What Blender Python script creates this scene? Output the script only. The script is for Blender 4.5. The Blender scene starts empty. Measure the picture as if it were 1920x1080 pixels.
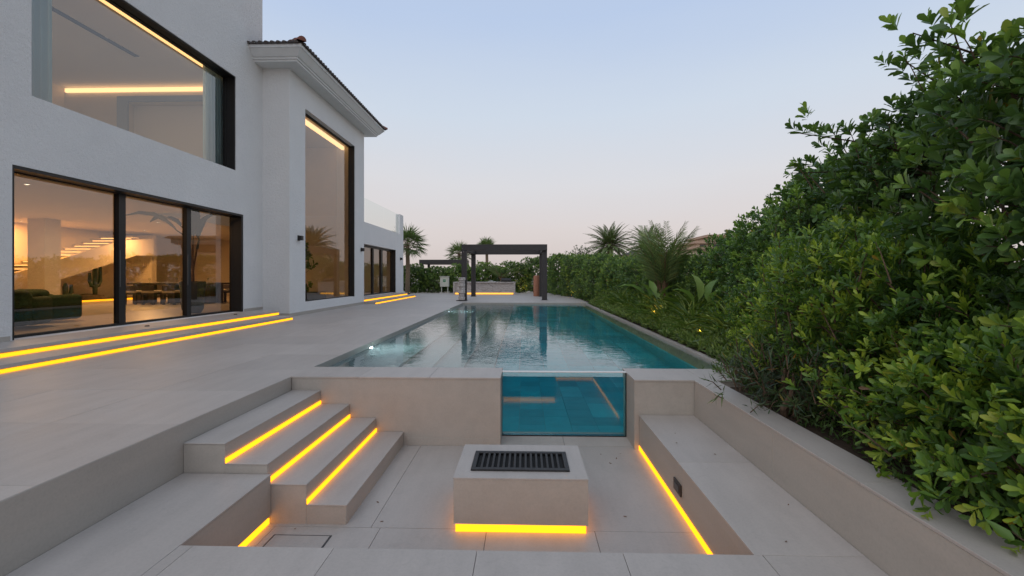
import bpy, math, random
import numpy as np
from mathutils import Vector, Matrix

R = math.radians
random.seed(7)
rng = np.random.default_rng(11)
SC = bpy.context.scene
COL = SC.collection

# ---------------------------------------------------------------- camera
cam = bpy.data.cameras.new('camera')
cam.sensor_width = 36.0
cam.lens = 16.0
cam.shift_y = -22.0 / 1920.0
cam.clip_start = 0.05
cam.clip_end = 3000
camo = bpy.data.objects.new('camera', cam)
camo.location = (0, 0, 1.33)
camo.rotation_euler = (R(90), 0, math.atan(24 / 853.0))
COL.objects.link(camo)
SC.camera = camo

# ---------------------------------------------------------------- sky, dusk glow, exposure
SUN_EL, SUN_AZ = R(40), R(216)          # azimuth clockwise from +Y: the glow is behind the camera, to the left
world = bpy.data.worlds.new('World')
SC.world = world
world.use_nodes = True
wn, wl = world.node_tree.nodes, world.node_tree.links
wn.clear()
sky = wn.new('ShaderNodeTexSky')
sky.sky_type = 'NISHITA'
sky.sun_disc = False
sky.sun_elevation = SUN_EL
sky.sun_rotation = SUN_AZ
sky.air_density = 1.0
sky.dust_density = 2.5
sky.ozone_density = 2.0
tc = wn.new('ShaderNodeTexCoord')
sep = wn.new('ShaderNodeSeparateXYZ')
wl.new(tc.outputs['Generated'], sep.inputs[0])
ramp = wn.new('ShaderNodeValToRGB')
sn = wn.new('ShaderNodeTexNoise')
sn.inputs['Scale'].default_value = 2.2
sn.inputs['Detail'].default_value = 4
smp = wn.new('ShaderNodeMapping')
smp.inputs['Scale'].default_value = (1, 1, 4)
wl.new(tc.outputs['Generated'], smp.inputs[0])
wl.new(smp.outputs[0], sn.inputs['Vector'])
sma = wn.new('ShaderNodeMath')
sma.operation = 'MULTIPLY_ADD'
sma.inputs[1].default_value = .07
wl.new(sn.outputs['Fac'], sma.inputs[0])
sms = wn.new('ShaderNodeMath')
sms.operation = 'SUBTRACT'
sms.inputs[1].default_value = .035
wl.new(sep.outputs['Z'], sms.inputs[0])
wl.new(sms.outputs[0], sma.inputs[2])
wl.new(sma.outputs[0], ramp.inputs[0])
els = ramp.color_ramp.elements
els[0].position = 0.0
els[0].color = (0.64, 0.555, 0.535, 1)
els[1].position = 1.0
els[1].color = (0.42, 0.49, 0.60, 1)
for p, c in ((0.10, (0.70, 0.63, 0.615)), (0.20, (0.70, 0.69, 0.71)), (0.33, (0.62, 0.69, 0.785)), (0.50, (0.49, 0.60, 0.80))):
    e = els.new(p)
    e.color = (*c, 1)
bg1 = wn.new('ShaderNodeBackground')
bg2 = wn.new('ShaderNodeBackground')
wl.new(sky.outputs[0], bg1.inputs[0])
wl.new(ramp.outputs[0], bg2.inputs[0])
bg1.inputs[1].default_value = 0.05
bg2.inputs[1].default_value = 1.2
mixw = wn.new('ShaderNodeMixShader')
mixw.inputs[0].default_value = 0.82
wl.new(bg1.outputs[0], mixw.inputs[1])
wl.new(bg2.outputs[0], mixw.inputs[2])
wout = wn.new('ShaderNodeOutputWorld')
wl.new(mixw.outputs[0], wout.inputs[0])

sl = bpy.data.lights.new('sun', 'SUN')
sl.energy = 0.9
sl.angle = R(80)
sl.color = (1.0, 0.93, 0.88)
so = bpy.data.objects.new('sun', sl)
sd = Vector((math.sin(SUN_AZ) * math.cos(SUN_EL), math.cos(SUN_AZ) * math.cos(SUN_EL), math.sin(SUN_EL)))
so.rotation_euler = (-sd).to_track_quat('-Z', 'Y').to_euler()
so.location = (10, -20, 30)
COL.objects.link(so)

SC.view_settings.view_transform = 'Standard'
SC.view_settings.look = 'None'
SC.view_settings.exposure = 0.0
SC.view_settings.gamma = 1.0
SC.render.engine = 'CYCLES'
cy = SC.cycles
cy.use_denoising = True
cy.max_bounces = 9
cy.diffuse_bounces = 4
cy.glossy_bounces = 4
cy.transmission_bounces = 8
cy.transparent_max_bounces = 16
cy.sample_clamp_indirect = 4.0
cy.blur_glossy = 0.5

# ---------------------------------------------------------------- helpers
class MB:
    def __init__(s):
        s.v, s.f = [], []

    def raw(s, v, f):
        o = len(s.v)
        s.v += [tuple(p) for p in v]
        s.f += [tuple(i + o for i in q) for q in f]
        return s

    def box(s, x0, x1, y0, y1, z0, z1):
        return s.raw([(x0, y0, z0), (x1, y0, z0), (x1, y1, z0), (x0, y1, z0), (x0, y0, z1), (x1, y0, z1), (x1, y1, z1), (x0, y1, z1)],
                     [(0, 3, 2, 1), (4, 5, 6, 7), (0, 1, 5, 4), (1, 2, 6, 5), (2, 3, 7, 6), (3, 0, 4, 7)])

    def prism(s, poly, axis, a, b):
        """poly in the two other axes, extruded from a to b along axis"""
        def mk(p, t):
            return {'x': (t, p[0], p[1]), 'y': (p[0], t, p[1]), 'z': (p[0], p[1], t)}[axis]
        n = len(poly)
        return s.raw([mk(p, a) for p in poly] + [mk(p, b) for p in poly],
                     [tuple(range(n))[::-1], tuple(range(n, 2 * n))] + [(i, (i + 1) % n, n + (i + 1) % n, n + i) for i in range(n)])

    def tube(s, pts, rad, n=6, cap=True):
        pts = [Vector(p) for p in pts]
        if not hasattr(rad, '__len__'):
            rad = [rad] * len(pts)
        vs, fs = [], []
        for i, p in enumerate(pts):
            d = (pts[min(i + 1, len(pts) - 1)] - pts[max(i - 1, 0)]).normalized()
            a = d.cross(Vector((0, 0, 1)) if abs(d.z) < .9 else Vector((1, 0, 0))).normalized()
            b = d.cross(a)
            for k in range(n):
                t = 2 * math.pi * k / n
                vs.append(p + (a * math.cos(t) + b * math.sin(t)) * rad[i])
        for i in range(len(pts) - 1):
            for k in range(n):
                fs.append((i * n + k, i * n + (k + 1) % n, (i + 1) * n + (k + 1) % n, (i + 1) * n + k))
        if cap:
            fs.append(tuple(range(n))[::-1])
            fs.append(tuple(range((len(pts) - 1) * n, len(pts) * n)))
        return s.raw(vs, fs)

    def lathe(s, c, prof, n=20):
        vs, fs = [], []
        for r, z in prof:
            for k in range(n):
                t = 2 * math.pi * k / n
                vs.append((c[0] + r * math.cos(t), c[1] + r * math.sin(t), c[2] + z))
        m = len(prof)
        for i in range(m - 1):
            for k in range(n):
                fs.append((i * n + k, i * n + (k + 1) % n, (i + 1) * n + (k + 1) % n, (i + 1) * n + k))
        fs.append(tuple(range(n))[::-1])
        fs.append(tuple(range((m - 1) * n, m * n)))
        return s.raw(vs, fs)

    def build(s, name, mat, parent=None, bevel=0, smooth=False, kind=None, seg=1):
        off = Vector((0, 0, 0))
        p = parent
        while p:
            off += p.location
            p = p.parent
        me = bpy.data.meshes.new(name)
        me.from_pydata([(a[0] - off.x, a[1] - off.y, a[2] - off.z) for a in s.v], [], s.f)
        me.materials.append(mat)
        if smooth:
            me.shade_smooth()
        o = bpy.data.objects.new(name, me)
        COL.objects.link(o)
        o.parent = parent
        if bevel:
            m = o.modifiers.new('bevel', 'BEVEL')
            m.width = bevel
            m.segments = seg
            m.limit_method = 'ANGLE'
        if kind:
            o['kind'] = kind
        return o


def tag(o, label=None, cat=None, group=None, kind=None):
    if label: o['label'] = label
    if cat: o['category'] = cat
    if group: o['group'] = group
    if kind: o['kind'] = kind
    return o


def thing(name, label, cat, loc=(0, 0, 0), group=None, kind=None):
    o = bpy.data.objects.new(name, None)
    o.empty_display_size = .2
    o.location = loc
    COL.objects.link(o)
    return tag(o, label, cat, group, kind)


def struct(name, loc=(0, 0, 0)):
    o = bpy.data.objects.new(name, None)
    o.location = loc
    COL.objects.link(o)
    o['kind'] = 'structure'
    return o


def copy_tree(o, parent=None):
    c = o.copy()
    COL.objects.link(c)
    c.parent = parent
    for ch in list(o.children):
        copy_tree(ch, c)
    return c


def wall_mesh(mb, axis, a0, a1, u0, u1, z0, z1, holes):
    """slab between a0 (outer) and a1 along axis; rectangular holes (u0,u1,z0,z1)"""
    us = sorted({u0, u1, *[h[0] for h in holes], *[h[1] for h in holes]})
    zs = sorted({z0, z1, *[h[2] for h in holes], *[h[3] for h in holes]})
    us = [u for u in us if u0 <= u <= u1]
    zs = [z for z in zs if z0 <= z <= z1]
    nu, nz = len(us), len(zs)
    def solid(i, j):
        if i < 0 or j < 0 or i >= nu - 1 or j >= nz - 1:
            return False
        cu, cz = (us[i] + us[i + 1]) / 2, (zs[j] + zs[j + 1]) / 2
        return not any(h[0] < cu < h[1] and h[2] < cz < h[3] for h in holes)
    def P(a, u, z):
        return (a, u, z) if axis == 'x' else (u, a, z)
    vs, fs, idx = [], [], {}
    def V(k, i, j):
        if (k, i, j) not in idx:
            idx[(k, i, j)] = len(vs)
            vs.append(P((a0, a1)[k], us[i], zs[j]))
        return idx[(k, i, j)]
    for i in range(nu - 1):
        for j in range(nz - 1):
            if not solid(i, j):
                continue
            for k in (0, 1):
                fs.append((V(k, i, j), V(k, i + 1, j), V(k, i + 1, j + 1), V(k, i, j + 1)))
            for (di, dj, e) in ((-1, 0, ((i, j), (i, j + 1))), (1, 0, ((i + 1, j), (i + 1, j + 1))), (0, -1, ((i, j), (i + 1, j))), (0, 1, ((i, j + 1), (i + 1, j + 1)))):
                if not solid(i + di, j + dj):
                    (p, q), (r, t) = e
                    fs.append((V(0, p, q), V(0, r, t), V(1, r, t), V(1, p, q)))
    return mb.raw(vs, fs)


# ---------------------------------------------------------------- materials
def mat(name):
    m = bpy.data.materials.new(name)
    m.use_nodes = True
    n, l = m.node_tree.nodes, m.node_tree.links
    return m, n, l, n['Principled BSDF']


def noise(n, l, scale, detail=4, rough=.6, vec=None, dist=0):
    t = n.new('ShaderNodeTexNoise')
    t.inputs['Scale'].default_value = scale
    t.inputs['Detail'].default_value = detail
    t.inputs['Roughness'].default_value = rough
    t.inputs['Distortion'].default_value = dist
    if vec:
        l.new(vec, t.inputs['Vector'])
    return t.outputs['Fac']


def world_pos(n, l, scale=(1, 1, 1)):
    g = n.new('ShaderNodeNewGeometry')
    mp = n.new('ShaderNodeMapping')
    mp.inputs['Scale'].default_value = scale
    l.new(g.outputs['Position'], mp.inputs['Vector'])
    return mp.outputs[0]


def rampn(n, l, fac, stops):
    r = n.new('ShaderNodeValToRGB')
    e = r.color_ramp.elements
    e[0].position, e[0].color = stops[0][0], (*stops[0][1], 1)
    e[1].position, e[1].color = stops[-1][0], (*stops[-1][1], 1)
    for p, c in stops[1:-1]:
        k = e.new(p)
        k.color = (*c, 1)
    l.new(fac, r.inputs[0])
    return r.outputs[0]


def mixc(n, l, fac, a, b, mode='MIX'):
    m = n.new('ShaderNodeMix')
    m.data_type = 'RGBA'
    m.blend_type = mode
    for s, v in (('Factor', fac), ('A', a), ('B', b)):
        sock = [i for i in m.inputs if i.name == s and (i.type == 'RGBA' or (s == 'Factor' and i.type == 'VALUE'))][0]
        if isinstance(v, (int, float)):
            sock.default_value = v
        elif isinstance(v, tuple):
            sock.default_value = (*v, 1) if len(v) == 3 else v
        else:
            l.new(v, sock)
    return [o for o in m.outputs if o.type == 'RGBA'][0]


def bump(n, l, b, h, strength=.2, dist=.01):
    k = n.new('ShaderNodeBump')
    k.inputs['Strength'].default_value = strength
    k.inputs['Distance'].default_value = dist
    l.new(h, k.inputs['Height'])
    l.new(k.outputs[0], b.inputs['Normal'])


def stone(name, col, var=.12, rough=.5, piece=.05, grime=.12):
    m, n, l, b = mat(name)
    pos = world_pos(n, l)
    big = noise(n, l, 1.3, 5, .6, pos)
    fine = noise(n, l, 55, 4, .7, pos)
    streak = noise(n, l, 7, 3, .6, world_pos(n, l, (1, .18, 1)))
    c = Vector(col)
    base = rampn(n, l, big, [(.3, tuple(c * (1 - var))), (.55, tuple(c)), (.75, tuple(c * (1 + var)))])
    base = mixc(n, l, .35, base, rampn(n, l, fine, [(.35, tuple(c * .78)), (.5, tuple(c)), (.68, tuple(c * 1.15))]))
    base = mixc(n, l, .3, base, rampn(n, l, streak, [(.35, tuple(c * .86)), (.62, tuple(c * 1.1))]))
    oi = n.new('ShaderNodeObjectInfo')
    mr = n.new('ShaderNodeMapRange')
    mr.inputs[3].default_value = 1 - piece
    mr.inputs[4].default_value = 1 + piece
    l.new(oi.outputs['Random'], mr.inputs[0])
    base = mixc(n, l, 1.0, base, mr.outputs[0], 'MULTIPLY')
    # scuffs and dirt blotches with shapes of their own
    d = noise(n, l, 3.1, 8, .72, pos, 1.2)
    dm = n.new('ShaderNodeMapRange')
    dm.inputs[1].default_value, dm.inputs[2].default_value = .56, .74
    dm.inputs[4].default_value = grime
    l.new(d, dm.inputs[0])
    base = mixc(n, l, dm.outputs[0], base, tuple(c * .45))
    l.new(base, b.inputs['Base Color'])
    rr = n.new('ShaderNodeMapRange')
    rr.inputs[3].default_value, rr.inputs[4].default_value = rough - .1, rough + .14
    l.new(big, rr.inputs[0])
    l.new(rr.outputs[0], b.inputs['Roughness'])
    bump(n, l, b, fine, .12, .003)
    return m


def plain(name, col, rough=.5, metal=0, nscale=0, var=.15, bmp=0, spec=.5):
    m, n, l, b = mat(name)
    b.inputs['Roughness'].default_value = rough
    b.inputs['Metallic'].default_value = metal
    b.inputs['Specular IOR Level'].default_value = spec
    if nscale:
        f = noise(n, l, nscale, 5, .65, world_pos(n, l))
        c = Vector(col)
        l.new(rampn(n, l, f, [(.3, tuple(c * (1 - var))), (.7, tuple(c * (1 + var)))]), b.inputs['Base Color'])
        if bmp:
            bump(n, l, b, f, bmp, .01)
    else:
        b.inputs['Base Color'].default_value = (*col, 1)
    return m


def emit(name, col, s):
    m = bpy.data.materials.new(name)
    m.use_nodes = True
    n, l = m.node_tree.nodes, m.node_tree.links
    n.clear()
    e = n.new('ShaderNodeEmission')
    e.inputs[0].default_value = (*col, 1)
    e.inputs[1].default_value = s
    o = n.new('ShaderNodeOutputMaterial')
    l.new(e.outputs[0], o.inputs[0])
    return m


def pane(name, tint, ior=1.6, rough=0.0):
    m = bpy.data.materials.new(name)
    m.use_nodes = True
    n, l = m.node_tree.nodes, m.node_tree.links
    n.clear()
    t = n.new('ShaderNodeBsdfTransparent')
    t.inputs[0].default_value = (*tint, 1)
    g = n.new('ShaderNodeBsdfGlossy')
    g.inputs['Roughness'].default_value = rough
    f = n.new('ShaderNodeFresnel')
    f.inputs[0].default_value = ior
    x = n.new('ShaderNodeMixShader')
    o = n.new('ShaderNodeOutputMaterial')
    l.new(f.outputs[0], x.inputs[0])
    l.new(t.outputs[0], x.inputs[1])
    l.new(g.outputs[0], x.inputs[2])
    l.new(x.outputs[0], o.inputs[0])
    return m


def leafmat(name, dark, mid, light, trans=.25, rough=.42):
    """tint attribute: 0 old dark leaf, 1 young light leaf"""
    m = bpy.data.materials.new(name)
    m.use_nodes = True
    n, l = m.node_tree.nodes, m.node_tree.links
    n.clear()
    at = n.new('ShaderNodeAttribute')
    at.attribute_name = 'tint'
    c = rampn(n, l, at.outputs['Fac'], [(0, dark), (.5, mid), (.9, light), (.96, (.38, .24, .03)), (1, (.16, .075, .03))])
    oi = n.new('ShaderNodeObjectInfo')
    b = n.new('ShaderNodeBsdfPrincipled')
    b.inputs['Roughness'].default_value = rough
    b.inputs['Specular IOR Level'].default_value = .45
    l.new(c, b.inputs['Base Color'])
    t = n.new('ShaderNodeBsdfTranslucent')
    l.new(mixc(n, l, .5, c, (.25, .42, .03)), t.inputs[0])
    x = n.new('ShaderNodeMixShader')
    x.inputs[0].default_value = trans
    o = n.new('ShaderNodeOutputMaterial')
    l.new(b.outputs[0], x.inputs[1])
    l.new(t.outputs[0], x.inputs[2])
    l.new(x.outputs[0], o.inputs[0])
    return m


M = {}
M['stone'] = stone('porcelain_paving', (.445, .40, .362), .12, .5, .05, .2)
M['stone_wall'] = stone('porcelain_cladding', (.42, .378, .33), .07, .5, .02, .05)
M['joint'] = plain('joint_grout', (.20, .185, .175), .9)
M['soil'] = plain('soil', (.07, .045, .03), .95, 0, 14, .5, .8)
M['ground'] = plain('sandy_ground', (.25, .21, .16), .95, 0, .4, .25)


def stucco():
    m, n, l, b = mat('white_stucco')
    pos = world_pos(n, l)
    big = noise(n, l, .7, 5, .6, pos)
    grain = noise(n, l, 42, 5, .75, pos)
    l.new(mixc(n, l, .3, rampn(n, l, big, [(.3, (.74, .73, .715)), (.7, (.82, .81, .79))]), rampn(n, l, grain, [(.35, (.64, .63, .61)), (.65, (.86, .85, .83))])), b.inputs['Base Color'])
    b.inputs['Roughness'].default_value = .85
    lump = noise(n, l, 13, 4, .65, pos)
    sm = n.new('ShaderNodeMath')
    sm.operation = 'ADD'
    l.new(grain, sm.inputs[0])
    l.new(lump, sm.inputs[1])
    bump(n, l, b, sm.outputs[0], .8, .03)
    return m


M['stucco'] = stucco()
M['trim'] = plain('painted_cornice', (.70, .70, .69), .7, 0, 3, .04)
M['frame'] = plain('dark_bronze_aluminium', (.018, .016, .015), .42, .3)
M['frame_light'] = plain('grey_aluminium', (.10, .10, .10), .4, .6)
M['glass'] = pane('window_glass', (.86, .83, .78), 2.5)
M['glass_clear'] = pane('balustrade_glass', (.90, .95, .93), 1.25)
M['acrylic'] = pane('acrylic', (.88, .96, .96), 1.42)
M['led'] = emit('amber_led', (1.0, .34, .008), 2.9)
M['led_soft'] = emit('warm_cove_led', (1.0, .58, .24), 2.2)
M['led_stair'] = emit('stair_led', (1.0, .48, .14), 2.8)
M['led_far'] = emit('yellow_led', (1.0, .46, .07), 1.8)
M['lens'] = emit('warm_lens', (1.0, .45, .08), 9)
M['pool_lamp'] = emit('white_pool_lamp', (.75, .92, 1.0), 14)
M['down'] = emit('downlight', (1, .8, .55), 6)
M['inner_wall'] = plain('interior_wall', (.62, .55, .45), .8, 0, 1.2, .05)
M['inner_floor'] = stone('interior_floor', (.48, .42, .36), .08, .3, .02, .0)
M['ceiling'] = plain('interior_ceiling', (.66, .62, .57), .85)
M['curtain'] = plain('sheer_curtain', (.66, .88, .97), .9)
M['portal'] = plain('grey_blue_portal', (.30, .35, .42), .5)
M['wood'] = plain('dark_wood', (.055, .035, .025), .5, 0, 9, .3)
M['cushion'] = plain('cream_cushion', (.50, .42, .31), .9)
M['green_velvet'] = plain('green_velvet', (.035, .05, .02), .9, 0, 30, .3)
M['pot'] = plain('dark_planter', (.035, .045, .055), .6, 0, 6, .2)
M['cactus'] = plain('cactus_skin', (.025, .04, .025), .7)
M['iron'] = plain('cast_iron', (.035, .033, .033), .55, .5, 20, .25)
M['black'] = plain('soot_black', (.008, .008, .008), .9)
M['pergola'] = plain('pergola_aluminium', (.042, .037, .036), .5, .2, 2, .08)
M['louvre'] = plain('pergola_louvre', (.085, .072, .068), .55, .1)
M['terracotta'] = plain('terracotta', (.40, .18, .11), .85, 0, 8, .14, .2)
M['cabinet'] = plain('cabinet_paint', (.55, .55, .47), .6, 0, 4, .06)
M['green_print'] = plain('green_print', (.03, .22, .10), .6)
M['roof_tile'] = plain('clay_roof_tile', (.095, .08, .074), .85, 0, 12, .35)
M['ridge'] = plain('ridge_clay', (.22, .085, .06), .85, 0, 12, .3)
M['bark'] = plain('bark', (.10, .065, .042), .95, 0, 30, .4, .5)
M['twig'] = plain('twig', (.17, .10, .055), .9, 0, 20, .3)
M['palm_bark'] = plain('palm_bark', (.19, .14, .09), .95, 0, 22, .4, .6)
M['villa_wall'] = plain('villa_render', (.60, .48, .36), .9, 0, .6, .08)
M['villa_roof'] = plain('villa_roof_tile', (.42, .29, .21), .9, 0, 2, .15)
M['villa_window'] = plain('villa_window', (.05, .06, .07), .15)
M['white_china'] = plain('white_china', (.7, .7, .68), .3)
M['plate_metal'] = plain('socket_bronze', (.07, .055, .045), .4, .6)
M['tile_light'] = stone('pale_pool_tile', (.27, .31, .30), .1, .4, .05, .05)
M['ledge_tile'] = stone('beige_pool_ledge', (.24, .26, .18), .1, .4, .04, .1)
M['inlay'] = plain('cream_inlet_strip', (.62, .60, .48), .6)
M['litter'] = plain('dry_leaf', (.14, .07, .03), .9)


def marble():
    m, n, l, b = mat('grey_marble')
    pos = world_pos(n, l, (1, 1, 3.5))
    f = noise(n, l, 2.2, 8, .7, pos, 2.0)
    l.new(rampn(n, l, f, [(.3, (.20, .16, .145)), (.48, (.46, .41, .38)), (.7, (.60, .56, .53))]), b.inputs['Base Color'])
    b.inputs['Roughness'].default_value = .4
    return m


def pooltile():
    m, n, l, b = mat('teal_pool_tile')
    oi = n.new('ShaderNodeObjectInfo')
    f = noise(n, l, 4, 5, .6, world_pos(n, l))
    c1 = rampn(n, l, oi.outputs['Random'], [(0, (.006, .24, .29)), (.45, (.010, .36, .42)), (.8, (.014, .42, .47)), (1, (.025, .50, .54))])
    l.new(mixc(n, l, .25, c1, rampn(n, l, f, [(.3, (.008, .27, .32)), (.7, (.04, .60, .62))])), b.inputs['Base Color'])
    b.inputs['Roughness'].default_value = .4
    return m


def water():
    m = bpy.data.materials.new('pool_water')
    m.use_nodes = True
    n, l = m.node_tree.nodes, m.node_tree.links
    n.clear()
    g = n.new('ShaderNodeBsdfGlass')
    g.inputs['IOR'].default_value = 1.333
    g.inputs['Roughness'].default_value = 0.0
    g.inputs['Color'].default_value = (1, 1, 1, 1)
    w1 = noise(n, l, 2.1, 2, .5, world_pos(n, l, (1, .8, .2)), .5)
    w2 = noise(n, l, 8, 2, .5, world_pos(n, l, (.7, 1.6, .2)), .3)
    ad = n.new('ShaderNodeMath')
    ad.operation = 'MULTIPLY_ADD'
    ad.inputs[1].default_value = .42
    l.new(w2, ad.inputs[0])
    l.new(w1, ad.inputs[2])
    k = n.new('ShaderNodeBump')
    k.inputs['Strength'].default_value = .55
    k.inputs['Distance'].default_value = .022
    l.new(ad.outputs[0], k.inputs['Height'])
    # only the level surface ripples, the face against the panel is flat
    gm = n.new('ShaderNodeNewGeometry')
    sp = n.new('ShaderNodeSeparateXYZ')
    l.new(gm.outputs['True Normal'], sp.inputs[0])
    ab = n.new('ShaderNodeMath')
    ab.operation = 'ABSOLUTE'
    l.new(sp.outputs['Z'], ab.inputs[0])
    mu = n.new('ShaderNodeMath')
    mu.operation = 'MULTIPLY'
    mu.inputs[1].default_value = .20
    l.new(ab.outputs[0], mu.inputs[0])
    l.new(mu.outputs[0], k.inputs['Strength'])
    l.new(k.outputs[0], g.inputs['Normal'])
    v = n.new('ShaderNodeVolumeAbsorption')
    v.inputs['Color'].default_value = (.05, .84, .90, 1)
    v.inputs['Density'].default_value = .34
    o = n.new('ShaderNodeOutputMaterial')
    l.new(g.outputs[0], o.inputs['Surface'])
    l.new(v.outputs[0], o.inputs['Volume'])
    return m


M['marble'] = marble()
M['tile_deep'] = pooltile()
M['water'] = water()
M['leaf_dark'] = leafmat('hedge_leaf', (.038, .088, .030), (.086, .172, .042), (.24, .38, .06))
M['leaf_lime'] = leafmat('lime_leaf', (.034, .085, .020), (.10, .20, .028), (.33, .44, .045), .3)
M['leaf_lance'] = leafmat('lance_leaf', (.022, .042, .024), (.045, .08, .038), (.10, .15, .05), .2)
M['leaf_cover'] = leafmat('cover_leaf', (.08, .125, .032), (.165, .235, .055), (.31, .37, .09), .25)
M['leaf_strap'] = leafmat('strap_leaf', (.05, .09, .02), (.12, .19, .035), (.30, .34, .06), .25)
M['leaf_far'] = leafmat('far_hedge_leaf', (.052, .098, .032), (.112, .195, .050), (.27, .37, .07))
M['leaf_palm'] = leafmat('palm_leaf', (.08, .12, .05), (.16, .22, .08), (.30, .36, .12), .2)
M['leaf_broad'] = leafmat('broad_leaf', (.09, .18, .035), (.17, .28, .06), (.30, .40, .12), .3)
M['leaf_yellow'] = leafmat('yellowed_leaf', (.45, .30, .02), (.55, .40, .03), (.6, .45, .05), .3)
M['leaf_indoor'] = leafmat('indoor_leaf', (.014, .035, .02), (.022, .055, .03), (.05, .09, .045), .1)

# ================================================================ THE SETTING
WL = -.083                      # water level
# ground sheet, with the courtyard and pool pits left open
g = MB()
xs = [-900, -7.9, 3.2, 900]
ys = [-60, -3.0, 23.4, 1500]
for i in range(3):
    for j in range(3):
        if i == 1 and j == 1:
            continue
        if i == 0 and j == 1:
            pass
        g.raw([(xs[i], ys[j], -.16), (xs[i + 1], ys[j], -.16), (xs[i + 1], ys[j + 1], -.16), (xs[i], ys[j + 1], -.16)], [(0, 1, 2, 3)])
tag(g.build('ground', M['ground']), kind='structure')


def slab_field(parent, name, x0, x1, y0, y1, sx, sy, ztop, th, m, gap=.004, ox=0, oy=0, bev=.002):
    """rectangular slabs on a grid with open joints, mesh shared between alike pieces"""
    cache = {}
    def cuts(a, b, s, o):
        c = [a]
        k = math.floor((a - o) / s) + 1
        while o + k * s < b - .05:
            if o + k * s > a + .05:
                c.append(o + k * s)
            k += 1
        return c + [b]
    cx, cy_ = cuts(x0, x1, sx, ox), cuts(y0, y1, sy, oy)
    for i in range(len(cx) - 1):
        for j in range(len(cy_) - 1):
            w, h = cx[i + 1] - cx[i] - gap, cy_[j + 1] - cy_[j] - gap
            key = (round(w, 3), round(h, 3))
            if key not in cache:
                cache[key] = MB().box(-w / 2, w / 2, -h / 2, h / 2, -th, 0).build(name, m)
                o = cache[key]
            else:
                o = bpy.data.objects.new(name, cache[key].data)
                COL.objects.link(o)
            o.parent = parent
            o.location = (Vector(((cx[i] + cx[i + 1]) / 2, (cy_[j] + cy_[j + 1]) / 2, ztop)) - parent.location)
            o.location.z += random.uniform(-.0006, .0006)
    return cx, cy_


# terrace beside the house and round the far end of the pool
terrace = struct('terrace')
MB().box(-8.58, -3.12, -3, 23.2, -.6, -.02).box(-8.58, 3.2, 23.2, 36.6, -.6, -.02).build('bedding', M['joint'], terrace)
slab_field(terrace, 'paving_slab', -8.58, -3.10, -3, 23.2, 1.2, 1.2, 0, .018, M['stone'], .003, -3.10, .4)
slab_field(terrace, 'paving_slab', -8.58, 3.2, 23.2, 36.6, 1.2, 1.2, 0, .018, M['stone'], .003, -3.10, .4)
# retaining face between the terrace and the sunken court
MB().box(-3.12, -3.095, -3, 5.955, -.6, -.004).build('retaining_face', M['stone_wall'], terrace)

# sunken court floor
court = struct('sunken_court', (0, 4.5, -.9))
MB().box(-2.5, 1.62, 2.8, 6.5, -1.1, -.912).build('bedding', M['joint'], court)
slab_field(court, 'floor_slab', -2.32, 1.50, 2.9, 4.0, .945, 2.0, -.9, .012, M['stone'], .005, -.335, 0)
slab_field(court, 'floor_slab', -2.32, 1.50, 4.0, 6.36, .945, 3.0, -.9, .012, M['stone'], .005, -.42, 0)

# front platform at seat height, in the foreground
ledge = struct('front_platform', (0, 1, -.45))
MB().box(-2.28, 1.515, -3, 2.945, -1.1, -.47).build('base', M['stone_wall'], ledge)
slab_field(ledge, 'platform_slab', -2.28, 1.515, -3, 2.95, .94, 2.95, -.45, .018, M['stone'], .004, -.31, 0)

MB().box(-2.25, 1.45, 2.946, 2.954, -.898, -.85).build('led_strip', M['led'], ledge)

# pool shell
pool = struct('pool', (0, 14.5, -1.25))
PX0, PX1, PY0, PY1 = -3.12, 3.05, 6.6, 22.9
DEEP = -1.25
pb = MB()
pb.box(PX0 - .25, PX1 + .25, PY0 - .6, PY1 + .3, DEEP - .3, DEEP - .02)         # floor base
pb.box(PX0 - .25, PX0, 5.98, PY1, DEEP - .02, -.022)                             # left side
pb.box(PX0 - .25, PX1 + .25, PY1, PY1 + .3, DEEP - .02, -.022)                   # far side
pb.build('shell', M['tile_light'], pool)
MB().box(PX0 - .24, PX0 + .012, 6.6, PY1, -.2, -.003).build('coping_edge', M['stone_wall'], pool)
MB().box(PX0 + .012, PX1, PY1 - .012, PY1 + .299, -.3, -.003).build('coping_edge', M['stone_wall'], pool)
# right side: submerged beige ledge, then a narrow raised kerb
MB().box(2.70, 3.05, PY0, PY1 - .012, DEEP - .02, -.2).build('ledge', M['ledge_tile'], pool)
slab_field(pool, 'kerb_stone', 3.05, 3.16, PY0, 23.2, .3, 1.2, -.04, .5, M['stone'], .003, 3.05, 6.6)
# broad steps down from the left side
stp = [(-3.12, -2.05, -.34), (-2.05, -1.55, -.55), (-1.55, -1.05, -.76), (-1.05, -.55, -.97)]
for x0, x1, z in stp:
    MB().box(x0, x1, PY0 + .01, PY1 - .012, DEEP, z - .02).build('step_base', M['tile_light'], pool)
    slab_field(pool, 'step_tile', x0, x1, PY0 + .01, PY1 - .012, 2, 1.2, z, .02, M['tile_light'], .006, x0, 6.6)
slab_field(pool, 'floor_tile', -.55, 2.70, PY0, PY1 - .01, .45, .62, DEEP, .02, M['tile_deep'], .006, -.55, 6.6)
wallp = MB().box(2.66, 2.70, PY0, PY1 - .012, DEEP, -.22).box(-.55, 2.66, PY1 - .05, PY1 - .012, DEEP, -.20)
wallp.build('wall_tiling', M['tile_deep'], pool)
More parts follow.
